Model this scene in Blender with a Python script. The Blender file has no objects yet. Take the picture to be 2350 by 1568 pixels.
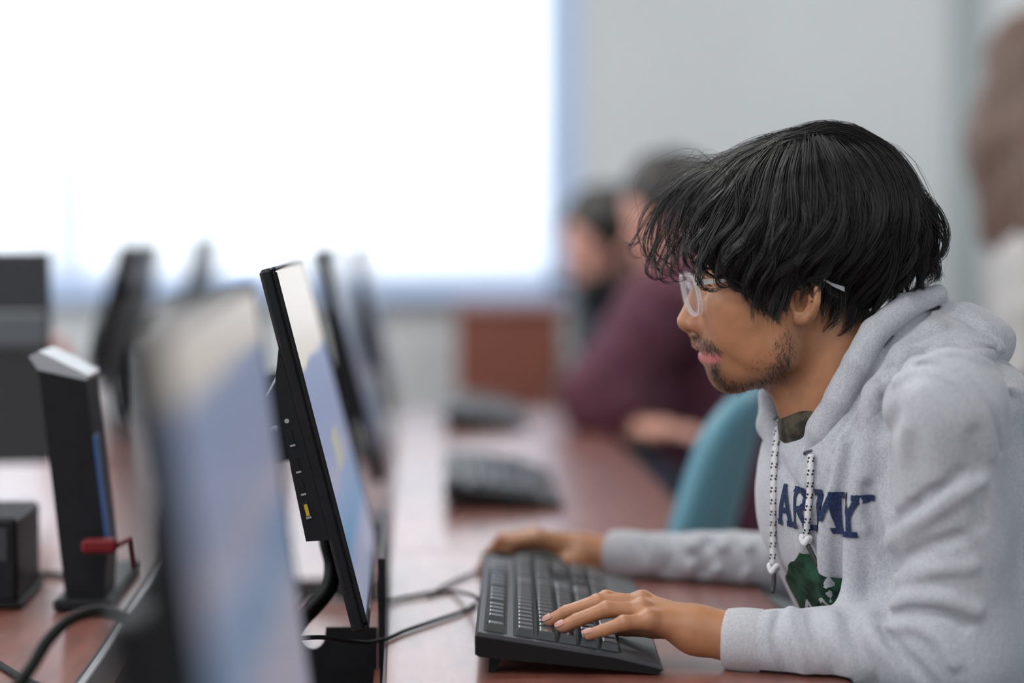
import bpy, math, random
import numpy as np
from mathutils import Vector, Matrix

random.seed(7); RNG = np.random.default_rng(11)
scene = bpy.context.scene
COL = scene.collection

# ------------------------------------------------------------------ camera, world, light, exposure
FPX, CX, CY = 4896.0, 1175.0, 784.0
TABLE = 0.74
CAM = np.array([0.0, 0.0, TABLE + 0.40])
PITCH = math.atan(269 / FPX); YAW = math.atan(243 / FPX)
cam_d = bpy.data.cameras.new('camera'); cam = bpy.data.objects.new('camera', cam_d); COL.objects.link(cam)
cam.location = CAM; cam.rotation_euler = (math.pi/2 - PITCH, 0, -YAW)
cam_d.sensor_width = 36.0; cam_d.lens = FPX / 2350 * 36.0; cam_d.clip_start = 0.05
cam_d.dof.use_dof = True; cam_d.dof.focus_distance = 1.95; cam_d.dof.aperture_fstop = 1.5
scene.camera = cam
scene.view_settings.view_transform = 'Standard'; scene.view_settings.look = 'None'
scene.view_settings.gamma = 1.0; scene.view_settings.use_curve_mapping = False
scene.view_settings.exposure = 0.20
world = bpy.data.worlds.new('world'); scene.world = world; world.use_nodes = True
bg = world.node_tree.nodes['Background']; bg.inputs[0].default_value = (0.80, 0.90, 1.0, 1); bg.inputs[1].default_value = 0.50
LAMP = 9.0          # ceiling diffuser strength
WINDOW_LIGHT = 82.0  # daylight behind the blind

def area_light(name, loc, rot, size, size_y, energy, color):
    d = bpy.data.lights.new(name, 'AREA'); d.shape = 'RECTANGLE'; d.size = size; d.size_y = size_y
    d.energy = energy; d.color = color
    o = bpy.data.objects.new(name, d); COL.objects.link(o); o.location = loc; o.rotation_euler = rot
    return o
# daylight falling on the outside of the window (sky seen from the glass)
area_light('daylight', (-1.6, 6.75, 1.75), (-math.pi/2, 0, 0), 4.4, 1.9, WINDOW_LIGHT, (0.93, 0.97, 1.0))

# added fill light outside the unseen side windows, brightening the student
area_light('side_fill', (-5.6, 0.6, 1.75), (0, -math.pi/2, 0), 1.7, 8.0, 200.0, (0.91, 0.955, 1.0))

# ------------------------------------------------------------------ pixel helpers
_cp, _sp, _cy, _sy = math.cos(PITCH), math.sin(PITCH), math.cos(YAW), math.sin(YAW)
FWD = np.array([_sy*_cp, _cy*_cp, -_sp]); RIGHT = np.array([_cy, -_sy, 0.0]); UPV = np.cross(RIGHT, FWD)
def ray(px, py):
    d = FWD + RIGHT*((px-CX)/FPX) - UPV*((py-CY)/FPX)
    return d
def atD(px, py, D):            # point at distance D along the view axis
    return CAM + ray(px, py)*D
def atY(px, py, Y):            # on a plane across the desk row
    d = ray(px, py); return CAM + d*(Y/d[1])
def atZ(px, py, z=TABLE):      # on a level plane
    d = ray(px, py); return CAM + d*((z-CAM[2])/d[2])
def to_px(p):
    q = np.asarray(p) - CAM
    z = q @ FWD
    return CX + FPX*(q @ RIGHT)/z, CY - FPX*(q @ UPV)/z

# ------------------------------------------------------------------ materials
MATS = {}
def nmat(name, color, rough=0.5, spec=0.5, metal=0.0, **kw):
    if name in MATS: return MATS[name]
    m = bpy.data.materials.new(name); m.use_nodes = True
    b = m.node_tree.nodes['Principled BSDF']
    b.inputs['Base Color'].default_value = (*color, 1); b.inputs['Roughness'].default_value = rough
    b.inputs['Specular IOR Level'].default_value = spec; b.inputs['Metallic'].default_value = metal
    for k, v in kw.items(): b.inputs[k].default_value = v
    MATS[name] = m
    return m
def nodes(m):
    nt = m.node_tree; return nt, nt.nodes, nt.links, nt.nodes['Principled BSDF']
def add_noise(m, c1, c2, scale, detail=4, bump=0.0, lo=0.35, hi=0.65, stretch=None, bscale=None, dist=0.001):
    nt, N, Lk, b = nodes(m)
    tc = N.new('ShaderNodeTexCoord'); mp = N.new('ShaderNodeMapping'); Lk.new(tc.outputs['Object'], mp.inputs[0])
    if stretch: mp.inputs['Scale'].default_value = stretch
    n = N.new('ShaderNodeTexNoise'); n.inputs['Scale'].default_value = scale; n.inputs['Detail'].default_value = detail
    Lk.new(mp.outputs[0], n.inputs['Vector'])
    r = N.new('ShaderNodeValToRGB'); r.color_ramp.elements[0].position = lo; r.color_ramp.elements[1].position = hi
    r.color_ramp.elements[0].color = (*c1, 1); r.color_ramp.elements[1].color = (*c2, 1)
    Lk.new(n.outputs[0], r.inputs[0]); Lk.new(r.outputs[0], b.inputs['Base Color'])
    if bump:
        n2 = n
        if bscale:
            n2 = N.new('ShaderNodeTexNoise'); n2.inputs['Scale'].default_value = bscale; Lk.new(mp.outputs[0], n2.inputs['Vector'])
        bp = N.new('ShaderNodeBump'); bp.inputs['Strength'].default_value = bump; bp.inputs['Distance'].default_value = dist
        Lk.new(n2.outputs[0], bp.inputs['Height']); Lk.new(bp.outputs[0], b.inputs['Normal'])
    return m
def emit_mat(name, color, strength):
    m = bpy.data.materials.new(name); m.use_nodes = True
    nt = m.node_tree; nt.nodes.remove(nt.nodes['Principled BSDF'])
    e = nt.nodes.new('ShaderNodeEmission'); e.inputs[0].default_value = (*color, 1); e.inputs[1].default_value = strength
    nt.links.new(e.outputs[0], nt.nodes['Material Output'].inputs[0]); MATS[name] = m
    return m

nmat('wall_paint', (0.60, 0.63, 0.65), 0.7, 0.3); add_noise(MATS['wall_paint'], (0.585, 0.615, 0.635), (0.615, 0.645, 0.665), 1.5, 3)
nmat('trim_shade_grey', (0.36, 0.40, 0.41), 0.6)  # baseboard colour, also the reveal's painted shade
nmat('floor_tile', (0.30, 0.28, 0.27), 0.5); add_noise(MATS['floor_tile'], (0.24, 0.22, 0.21), (0.36, 0.34, 0.32), 30, 5)
nmat('ceiling_tile', (0.75, 0.75, 0.74), 0.9)
nmat('window_frame', (0.47, 0.59, 0.80), 0.4)
nmat('desk_wood', (0.16, 0.05, 0.035), 0.5, 0.65); MATS['desk_wood'].node_tree.nodes['Principled BSDF'].inputs['Coat Weight'].default_value = 1.0; MATS['desk_wood'].node_tree.nodes['Principled BSDF'].inputs['Coat Roughness'].default_value = 0.22
add_noise(MATS['desk_wood'], (0.15, 0.042, 0.028), (0.26, 0.085, 0.058), 7, 6, 0.06, 0.3, 0.7, (6, 1, 6), 300, 0.0004)
nmat('desk_edge', (0.035, 0.028, 0.028), 0.4)
nmat('cabinet_wood', (0.22, 0.075, 0.05), 0.45); add_noise(MATS['cabinet_wood'], (0.19, 0.06, 0.042), (0.27, 0.095, 0.062), 6, 5, 0, .3, .7, (8, 8, 1))
nmat('black_plastic', (0.008, 0.009, 0.011), 0.46, 0.22); add_noise(MATS['black_plastic'], (0.007, 0.008, 0.010), (0.010, 0.011, 0.013), 60, 2, 0.08, .3, .7, None, 1800, 0.0002)
nmat('dark_plastic', (0.03, 0.033, 0.038), 0.38)
nmat('grey_plastic', (0.10, 0.115, 0.13), 0.4)
nmat('key_plastic', (0.02, 0.023, 0.027), 0.28, 0.9); add_noise(MATS['key_plastic'], (0.017, 0.020, 0.024), (0.024, 0.027, 0.031), 90, 2, 0.06, .3, .7, None, 1500, 0.0002)
nmat('key_legend', (0.55, 0.56, 0.58), 0.5)
nmat('keyboard_body', (0.05, 0.055, 0.062), 0.40); add_noise(MATS['keyboard_body'], (0.046, 0.05, 0.058), (0.056, 0.061, 0.068), 50, 2, 0.08, .3, .7, None, 1600, 0.0002)
nmat('keyboard_base', (0.007, 0.007, 0.008), 0.5, 0.2)
nmat('cable_rubber', (0.008, 0.009, 0.009), 0.45, 0.12)
nmat('aluminium', (0.46, 0.48, 0.50), 0.38, 0.5, 0.85)
nmat('steel_dark', (0.10, 0.105, 0.115), 0.45, 0.5, 0.6)
nmat('white_paper', (0.80, 0.80, 0.82), 0.6)
nmat('red_plastic', (0.14, 0.004, 0.007), 0.6, 0.3)
nmat('blue_plastic', (0.03, 0.10, 0.26), 0.35)
nmat('coral_plastic', (0.55, 0.15, 0.11), 0.4)
nmat('yellow_plastic', (0.42, 0.30, 0.02), 0.4)
nmat('port_metal', (0.55, 0.55, 0.5), 0.3, 0.5, 0.9)
nmat('clear_tie', (0.75, 0.76, 0.78), 0.25)
nmat('chair_teal', (0.085, 0.24, 0.315), 0.45); add_noise(MATS['chair_teal'], (0.078, 0.225, 0.30), (0.092, 0.255, 0.33), 8, 2)
nmat('chair_leg', (0.35, 0.36, 0.38), 0.3, 0.5, 0.9)
nmat('denim', (0.03, 0.04, 0.07), 0.8); add_noise(MATS['denim'], (0.025, 0.035, 0.06), (0.04, 0.05, 0.085), 200, 2)
nmat('shoe', (0.05, 0.05, 0.05), 0.6)
nmat('burgundy_cloth', (0.085, 0.022, 0.042), 0.85); add_noise(MATS['burgundy_cloth'], (0.075, 0.019, 0.038), (0.098, 0.026, 0.048), 9, 3)
nmat('dark_shirt', (0.022, 0.032, 0.04), 0.85); add_noise(MATS['dark_shirt'], (0.018, 0.028, 0.035), (0.028, 0.038, 0.048), 9, 3)
nmat('pale_shirt', (0.52, 0.50, 0.49), 0.85); add_noise(MATS['pale_shirt'], (0.48, 0.47, 0.46), (0.56, 0.54, 0.53), 9, 3)
nmat('skin_pink', (0.62, 0.32, 0.25), 0.5); add_noise(MATS['skin_pink'], (0.58, 0.29, 0.225), (0.65, 0.345, 0.27), 14, 3)
nmat('skin_tan', (0.42, 0.20, 0.13), 0.5); add_noise(MATS['skin_tan'], (0.39, 0.18, 0.115), (0.45, 0.215, 0.14), 14, 3)
nmat('hair_black', (0.010, 0.0095, 0.010), 0.36, 0.5)
nmat('hair_dark', (0.018, 0.015, 0.014), 0.5)
nmat('hair_brown', (0.13, 0.075, 0.055), 0.5); add_noise(MATS['hair_brown'], (0.10, 0.055, 0.04), (0.17, 0.105, 0.08), 40, 3, 0, .3, .7, (1, 1, .1))

def glass_like(name, tint, alpha, rough=0.05):
    m = bpy.data.materials.new(name); m.use_nodes = True
    nt = m.node_tree; b = nt.nodes['Principled BSDF']
    b.inputs['Base Color'].default_value = (*tint, 1); b.inputs['Roughness'].default_value = rough
    b.inputs['Alpha'].default_value = alpha; b.inputs['Specular IOR Level'].default_value = 0.9
    MATS[name] = m; return m
glass_like('acrylic_clear', (0.78, 0.81, 0.86), 0.32)
glass_like('lens_clear', (0.9, 0.92, 0.95), 0.05, 0.02)
glass_like('window_glass', (0.85, 0.92, 0.97), 0.06, 0.02)

# blind slats: thin white plastic that lets daylight through
m = bpy.data.materials.new('blind_slat'); m.use_nodes = True; MATS['blind_slat'] = m
nt = m.node_tree; N = nt.nodes; pb = N['Principled BSDF']; pb.inputs['Base Color'].default_value = (0.9, 0.91, 0.92, 1); pb.inputs['Roughness'].default_value = 0.5
tr = N.new('ShaderNodeBsdfTranslucent'); tr.inputs[0].default_value = (0.97, 0.98, 1.0, 1)
mx = N.new('ShaderNodeMixShader'); mx.inputs[0].default_value = 0.6
nt.links.new(pb.outputs[0], mx.inputs[1]); nt.links.new(tr.outputs[0], mx.inputs[2]); nt.links.new(mx.outputs[0], N['Material Output'].inputs[0])

# heather fleece
def fleece(name, base, dark, blue):
    m = nmat(name, base, 0.95, 0.15)
    nt, N, Lk, b = nodes(m)
    tc = N.new('ShaderNodeTexCoord')
    n1 = N.new('ShaderNodeTexNoise'); n1.inputs['Scale'].default_value = 1100; n1.inputs['Detail'].default_value = 3
    mp = N.new('ShaderNodeMapping'); mp.inputs['Scale'].default_value = (1, 1, 0.6); Lk.new(tc.outputs['Object'], mp.inputs[0]); Lk.new(mp.outputs[0], n1.inputs['Vector'])
    r1 = N.new('ShaderNodeValToRGB'); r1.color_ramp.elements[0].position = .34; r1.color_ramp.elements[1].position = .60
    r1.color_ramp.elements[0].color = (*dark, 1); r1.color_ramp.elements[1].color = (*base, 1); Lk.new(n1.outputs[0], r1.inputs[0])
    n2 = N.new('ShaderNodeTexNoise'); n2.inputs['Scale'].default_value = 380; n2.inputs['Detail'].default_value = 3; Lk.new(mp.outputs[0], n2.inputs['Vector'])
    r2 = N.new('ShaderNodeValToRGB'); r2.color_ramp.elements[0].position = .40; r2.color_ramp.elements[1].position = .66
    r2.color_ramp.elements[0].color = (1, 1, 1, 1); r2.color_ramp.elements[1].color = (*blue, 1); Lk.new(n2.outputs[0], r2.inputs[0])
    mm = N.new('ShaderNodeMixRGB'); mm.blend_type = 'MULTIPLY'; mm.inputs[0].default_value = 1
    Lk.new(r1.outputs[0], mm.inputs[1]); Lk.new(r2.outputs[0], mm.inputs[2]); Lk.new(mm.outputs[0], b.inputs['Base Color'])
    n3 = N.new('ShaderNodeTexNoise'); n3.inputs['Scale'].default_value = 900; Lk.new(tc.outputs['Object'], n3.inputs['Vector'])
    bp = N.new('ShaderNodeBump'); bp.inputs['Strength'].default_value = 0.35; bp.inputs['Distance'].default_value = 0.0006
    Lk.new(n3.outputs[0], bp.inputs['Height']); Lk.new(bp.outputs[0], b.inputs['Normal'])
    b.inputs['Sheen Weight'].default_value = 0.25; b.inputs['Sheen Roughness'].default_value = 0.5
    return m
fleece('hoodie_fleece', (0.53, 0.545, 0.58), (0.39, 0.40, 0.44), (0.87, 0.88, 0.905))
fleece('hoodie_rib', (0.51, 0.515, 0.54), (0.40, 0.405, 0.43), (0.90, 0.90, 0.92))
nmat('print_navy', (0.022, 0.035, 0.085), 0.85, 0.2); add_noise(MATS['print_navy'], (0.016, 0.028, 0.075), (0.045, 0.06, 0.12), 500, 2, 0, .4, .75)
nmat('print_green', (0.02, 0.06, 0.035), 0.85, 0.2); add_noise(MATS['print_green'], (0.012, 0.035, 0.022), (0.03, 0.085, 0.05), 60, 4, 0, .4, .6)
nmat('string_white', (0.74, 0.74, 0.75), 0.85, 0.2); add_noise(MATS['string_white'], (0.60, 0.60, 0.62), (0.80, 0.80, 0.81), 900, 2, .3, .3, .7)
nmat('string_fleck', (0.018, 0.02, 0.03), 0.8)
nmat('aglet_metal', (0.10, 0.10, 0.105), 0.3, 0.5, 0.7)
nmat('grommet_metal', (0.12, 0.13, 0.135), 0.35, 0.5, 0.8)
nmat('camo_shirt', (0.03, 0.03, 0.02), 0.9); add_noise(MATS['camo_shirt'], (0.014, 0.013, 0.010), (0.075, 0.062, 0.04), 45, 3, 0, .42, .55)
nmat('green_collar', (0.01, 0.28, 0.10), 0.8)
nmat('eye_white', (0.7, 0.68, 0.66), 0.15); nmat('iris', (0.03, 0.015, 0.01), 0.1)
nmat('nail', (0.44, 0.225, 0.185), 0.32)

# skin with a colour attribute for lips, stubble shade and knuckles
m = nmat('skin', (0.36, 0.18, 0.105), 0.40, 0.5)
nt, N, Lk, b = nodes(m)
at = N.new('ShaderNodeAttribute'); at.attribute_name = 'tone'
tc = N.new('ShaderNodeTexCoord'); n1 = N.new('ShaderNodeTexNoise'); n1.inputs['Scale'].default_value = 60; n1.inputs['Detail'].default_value = 5; Lk.new(tc.outputs['Object'], n1.inputs['Vector'])
r1 = N.new('ShaderNodeValToRGB'); r1.color_ramp.elements[0].position = .3; r1.color_ramp.elements[1].position = .7
r1.color_ramp.elements[0].color = (0.86, 0.83, 0.81, 1); r1.color_ramp.elements[1].color = (1.06, 1.05, 1.05, 1); Lk.new(n1.outputs[0], r1.inputs[0])
mm = N.new('ShaderNodeMixRGB'); mm.blend_type = 'MULTIPLY'; mm.inputs[0].default_value = 1
Lk.new(at.outputs['Color'], mm.inputs[1]); Lk.new(r1.outputs[0], mm.inputs[2]); Lk.new(mm.outputs[0], b.inputs['Base Color'])
n2 = N.new('ShaderNodeTexNoise'); n2.inputs['Scale'].default_value = 900; n2.inputs['Detail'].default_value = 3; Lk.new(tc.outputs['Object'], n2.inputs['Vector'])
bp = N.new('ShaderNodeBump'); bp.inputs['Strength'].default_value = 0.22; bp.inputs['Distance'].default_value = 0.0005
Lk.new(n2.outputs[0], bp.inputs['Height']); Lk.new(bp.outputs[0], b.inputs['Normal'])
b.inputs['Subsurface Weight'].default_value = 0.12; b.inputs['Subsurface Radius'].default_value = (0.006, 0.0025, 0.0015); b.inputs['Subsurface Scale'].default_value = 1.0

# ------------------------------------------------------------------ object helpers
def tag(o, label=None, cat=None, group=None, kind=None):
    if label: o['label'] = label
    if cat: o['category'] = cat
    if group: o['group'] = group
    if kind: o['kind'] = kind
    return o
def empty(name, loc, rz=0.0):
    o = bpy.data.objects.new(name, None); COL.objects.link(o); o.location = loc; o.rotation_euler = (0, 0, rz); o.empty_display_size = 0.05
    return o
def mesh_obj(name, V, F, mat, parent=None, loc=None, smooth=False):
    me = bpy.data.meshes.new(name)
    V = np.asarray(V, dtype=float)
    if loc is not None: V = V - np.asarray(loc)
    if isinstance(F, np.ndarray):
        k = F.shape[1]; n = len(F)
        me.vertices.add(len(V)); me.vertices.foreach_set('co', V.astype(np.float32).ravel())
        me.loops.add(n*k); me.loops.foreach_set('vertex_index', F.astype(np.int32).ravel())
        me.polygons.add(n); me.polygons.foreach_set('loop_start', (np.arange(n)*k).astype(np.int32))
        me.update(calc_edges=True); me.validate()
    else:
        me.from_pydata([tuple(v) for v in V], [], F)
    if smooth: me.polygons.foreach_set('use_smooth', np.ones(len(me.polygons), dtype=bool))
    me.update()
    me.materials.append(MATS[mat] if isinstance(mat, str) else mat)
    o = bpy.data.objects.new(name, me); COL.objects.link(o)
    if loc is not None: o.location = loc
    if parent: o.parent = parent
    return o
def copy_tree(o, parent=None):
    c = o.copy(); COL.objects.link(c); c.parent = parent
    for ch in o.children: copy_tree(ch, c)
    return c
class MB:
    """collects shapes that together make ONE part"""
    def __init__(s): s.V = []; s.F = []
    def add(s, V, F):
        n = len(s.V); s.V += [tuple(map(float, v)) for v in V]; s.F += [[i+n for i in f] for f in F]; return s
    def box(s, lo, hi, M=None, bev=0.0):
        lo = np.array(lo, float); hi = np.array(hi, float)
        if bev <= 0:
            V = [(x, y, z) for x in (lo[0], hi[0]) for y in (lo[1], hi[1]) for z in (lo[2], hi[2])]
            F = [[0,1,3,2],[4,6,7,5],[0,4,5,1],[2,3,7,6],[0,2,6,4],[1,5,7,3]]
        else:
            c = (lo+hi)/2; h = (hi-lo)/2; b = min(bev, h.min()*0.95)
            V = []; idx = {}
            for sx in (-1,1):
                for sy in (-1,1):
                    for sz in (-1,1):
                        sg = np.array([sx,sy,sz])
                        for ax in range(3):
                            d = h-b; d = d.copy(); d[ax] = h[ax]
                            idx[(sx,sy,sz,ax)] = len(V); V.append(c+sg*d)
            F = []
            for ax in range(3):
                a1, a2 = [(1,2),(2,0),(0,1)][ax]
                for sg in (-1,1):
                    q = []
                    for (p, r) in ((-1,-1),(1,-1),(1,1),(-1,1)):
                        k = [0,0,0]; k[ax] = sg; k[a1] = p; k[a2] = r; q.append(idx[(*k, ax)])
                    F.append(q if sg > 0 else q[::-1])
            for ax in range(3):
                a1, a2 = [(1,2),(2,0),(0,1)][ax]
                for p in (-1,1):
                    for r in (-1,1):
                        k0 = [0,0,0]; k1 = [0,0,0]; k0[ax] = -1; k1[ax] = 1
                        for k in (k0, k1): k[a1] = p; k[a2] = r
                        q = [idx[(*k0,a1)], idx[(*k1,a1)], idx[(*k1,a2)], idx[(*k0,a2)]]
                        F.append(q if p*r > 0 else q[::-1])
            for sx in (-1,1):
                for sy in (-1,1):
                    for sz in (-1,1):
                        q = [idx[(sx,sy,sz,a)] for a in range(3)]
                        F.append(q if sx*sy*sz > 0 else q[::-1])
        if M is not None: V = [M @ Vector(v) for v in V]
        return s.add(V, F)
    def prism(s, poly, axis, a, b, M=None):
        """poly: 2D outline in the plane normal to axis"""
        def mk(p, t):
            return {0: (t, p[0], p[1]), 1: (p[0], t, p[1]), 2: (p[0], p[1], t)}[axis]
        n = len(poly); V = [mk(p, a) for p in poly] + [mk(p, b) for p in poly]
        F = [list(range(n))[::-1], [i+n for i in range(n)]] + [[i, (i+1) % n, (i+1) % n+n, i+n] for i in range(n)]
        if M is not None: V = [M @ Vector(v) for v in V]
        return s.add(V, F)
    def tube(s, pts, r, n=8, cap=True):
        V, F = tube_mesh(np.asarray(pts, float), r, n, cap); return s.add(V, F)
    def lathe(s, prof, c=(0,0,0), n=24):
        V = []; F = []
        for (r, z) in prof:
            for i in range(n):
                a = 2*math.pi*i/n; V.append((c[0]+r*math.cos(a), c[1]+r*math.sin(a), c[2]+z))
        for j in range(len(prof)-1):
            for i in range(n): F.append([j*n+i, j*n+(i+1) % n, (j+1)*n+(i+1) % n, (j+1)*n+i])
        F.append(list(range(n))[::-1]); F.append([(len(prof)-1)*n+i for i in range(n)])
        return s.add(V, F)
    def build(s, name, mat, parent=None, smooth=False, loc=None):
        o = mesh_obj(name, s.V, s.F, mat, parent, loc, smooth)
        return o
def catmull(P, n):
    P = np.asarray(P, float); Q = np.vstack([2*P[0]-P[1], P, 2*P[-1]-P[-2]])
    segs = len(P)-1; t = np.linspace(0, segs, n); i = np.minimum(t.astype(int), segs-1); f = (t-i)[:, None]
    a, b, c, d = Q[i], Q[i+1], Q[i+2], Q[i+3]
    return 0.5*((2*b)+(-a+c)*f+(2*a-5*b+4*c-d)*f*f+(-a+3*b-3*c+d)*f**3)
def tube_mesh(pts, r, n=8, cap=True):
    pts = np.asarray(pts, float); m = len(pts); r = np.broadcast_to(np.asarray(r, float), (m,))
    T = np.gradient(pts, axis=0); T /= np.linalg.norm(T, axis=1)[:, None]+1e-12
    up = np.array([0., 0., 1.]) if abs(T[0][2]) < 0.9 else np.array([1., 0., 0.])
    V = []; nrm = np.cross(T[0], up); nrm /= np.linalg.norm(nrm)
    for i in range(m):
        nrm = nrm - T[i]*(nrm @ T[i]); nrm /= np.linalg.norm(nrm)+1e-12; bi = np.cross(T[i], nrm)
        for k in range(n):
            a = 2*math.pi*k/n; V.append(pts[i]+r[i]*(math.cos(a)*nrm+math.sin(a)*bi))
    F = [[i*n+k, i*n+(k+1) % n, (i+1)*n+(k+1) % n, (i+1)*n+k] for i in range(m-1) for k in range(n)]
    if cap: F.append(list(range(n))[::-1]); F.append([(m-1)*n+k for k in range(n)])
    return V, F

# ------------------------------------------------------------------ organic shapes: distance fields turned into meshes
def ell(P, c, r):
    d = P-np.asarray(c, np.float32); r = np.asarray(r, np.float32)
    k0 = np.sqrt(((d/r)**2).sum(1))+1e-6; k1 = np.sqrt(((d/(r*r))**2).sum(1))+1e-9
    return k0*(k0-1)/k1
def rell(P, c, r, R):          # rotated: rows of R are the axes
    d = (P-np.asarray(c, np.float32)) @ np.asarray(R, np.float32).T
    return ell(d, (0, 0, 0), r)
def cap(P, a, b, ra, rb):
    a = np.asarray(a, np.float32); b = np.asarray(b, np.float32); ba = b-a
    pa = P-a; h = np.clip((pa @ ba)/max(float(ba @ ba), 1e-9), 0, 1)
    return np.sqrt(((pa-h[:, None]*ba)**2).sum(1))-(ra+(rb-ra)*h)
def chain(P, pts, rs, k=0):
    d = None
    for i in range(len(pts)-1):
        e = cap(P, pts[i], pts[i+1], rs[i], rs[i+1])
        d = e if d is None else (smin(d, e, k) if k else np.minimum(d, e))
    return d
def smin(a, b, k):
    h = np.clip(0.5+0.5*(b-a)/k, 0, 1); return b*(1-h)+a*h-k*h*(1-h)
def smax(a, b, k): return -smin(-a, -b, k)
def poly_dist(P, pts):
    d = np.full(len(P), 1e9, np.float32)
    for i in range(len(pts)-1): d = np.minimum(d, cap(P, pts[i], pts[i+1], 0, 0))
    return d
def surface(f, lo, hi, h, block=6):
    """mesh of f = 0 by surface nets, evaluated only near the surface"""
    lo = np.asarray(lo, np.float32); hi = np.asarray(hi, np.float32)
    nb = np.ceil((hi-lo)/(h*block)).astype(int); n = nb*block+1
    cen = [lo[i]+(np.arange(nb[i])+0.5)*h*block for i in range(3)]
    G = np.stack(np.meshgrid(*cen, indexing='ij'), -1).reshape(-1, 3).astype(np.float32)
    dc = f(G); R = h*block*0.5*1.7321*1.5+h*2
    act = (np.abs(dc) < R).reshape(nb)
    vals = np.repeat(np.repeat(np.repeat(dc.reshape(nb), block, 0), block, 1), block, 2)
    full = np.full(n, 1.0, np.float32); full[:-1, :-1, :-1] = vals
    full[-1] = full[-2]; full[:, -1] = full[:, -2]; full[:, :, -1] = full[:, :, -2]
    need = np.zeros(n, bool)
    A = np.repeat(np.repeat(np.repeat(act, block, 0), block, 1), block, 2)
    for dx in (0, 1):
        for dy in (0, 1):
            for dz in (0, 1):
                need[dx:dx+A.shape[0], dy:dy+A.shape[1], dz:dz+A.shape[2]] |= A
    idx = np.argwhere(need)
    pts = lo+idx.astype(np.float32)*h
    out = np.empty(len(pts), np.float32)
    for s in range(0, len(pts), 400000): out[s:s+400000] = f(pts[s:s+400000])
    full[need] = out
    S = full < 0
    c = np.zeros([k-1 for k in n], np.int8)
    for dx in (0, 1):
        for dy in (0, 1):
            for dz in (0, 1): c += S[dx:dx+c.shape[0], dy:dy+c.shape[1], dz:dz+c.shape[2]]
    mixed = (c > 0) & (c < 8)
    cells = np.argwhere(mixed)
    vid = np.full(mixed.shape, -1, np.int64); vid[mixed] = np.arange(len(cells))
    acc = np.zeros((len(cells), 3), np.float32); cnt = np.zeros(len(cells), np.float32)
    corner = [(0,0,0),(1,0,0),(0,1,0),(1,1,0),(0,0,1),(1,0,1),(0,1,1),(1,1,1)]
    cv = [full[cells[:, 0]+o[0], cells[:, 1]+o[1], cells[:, 2]+o[2]] for o in corner]
    for i in range(8):
        for ax in range(3):
            if corner[i][ax] == 0:
                j = i+(1 << ax); a, b = cv[i], cv[j]; x = (a < 0) != (b < 0)
                t = a/(a-b+1e-12)
                p = np.zeros((len(cells), 3), np.float32); p[:] = corner[i]; p[:, ax] += t
                acc[x] += p[x]; cnt[x] += 1
    V = lo+(cells+acc/np.maximum(cnt, 1)[:, None])*h
    F = []
    for ax in range(3):
        a1, a2 = (ax+1) % 3, (ax+2) % 3
        s0 = [slice(None)]*3; s1 = [slice(None)]*3; s0[ax] = slice(0, -1); s1[ax] = slice(1, None)
        e = S[tuple(s0)] != S[tuple(s1)]
        q = np.argwhere(e)
        q = q[(q[:, a1] > 0) & (q[:, a2] > 0) & (q[:, a1] < n[a1]-1) & (q[:, a2] < n[a2]-1)]
        flip = S[tuple(s0)][q[:, 0], q[:, 1], q[:, 2]]
        def g(o1, o2):
            r = q.copy(); r[:, a1] -= o1; r[:, a2] -= o2; return vid[r[:, 0], r[:, 1], r[:, 2]]
        Q = np.stack([g(1, 1), g(0, 1), g(0, 0), g(1, 0)], 1)
        Q[~flip] = Q[~flip][:, ::-1]
        F.append(Q)
    F = np.vstack(F); F = F[(F >= 0).all(1)]
    return V, F
def trace(f, O, Dv, t0, t1, n=70, k=0.8):
    """march rays O + t Dv to f = 0"""
    t = np.full(len(Dv), t0, np.float32); hit = np.zeros(len(Dv), bool)
    for _ in range(n):
        d = f((O+Dv*t[:, None]).astype(np.float32)); t = np.where(hit, t, t+np.clip(d, -40, 60)*k); hit |= np.abs(d) < 0.3
    return O+Dv*t[:, None], t < t1

# ------------------------------------------------------------------ the room
YB = 6.0
def slab(name, lo, hi, mat, parent=None, kind='structure', bev=0.0):
    o = MB().box(lo, hi, bev=bev).build(name, mat, parent)
    if kind and parent is None: o['kind'] = kind
    return o
XL, XR, ZC = -5.0, 3.2, 2.75; YF = -3.4
slab('floor', (XL, YF, -0.1), (XR, YB+0.2, 0.0), 'floor_tile')
slab('ceiling', (XL, YF, ZC), (XR, YB+0.2, ZC+0.1), 'ceiling_tile')
SW = [(-2.9, 0.5), (1.1, 4.5)]; SZ0, SZ1 = 0.96, 2.45      # two unseen side windows, added to light the student
wl_ = MB(); cut_ = [YF]+[v for w_ in SW for v in w_]+[YB+0.2]
for i in range(0, len(cut_), 2): wl_.box((XL-0.1, cut_[i], 0), (XL, cut_[i+1], ZC))
for a_, b_ in SW: wl_.box((XL-0.1, a_, 0), (XL, b_, SZ0)); wl_.box((XL-0.1, a_, SZ1), (XL, b_, ZC))
tag(wl_.build('wall_left', 'wall_paint'), kind='structure')
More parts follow.
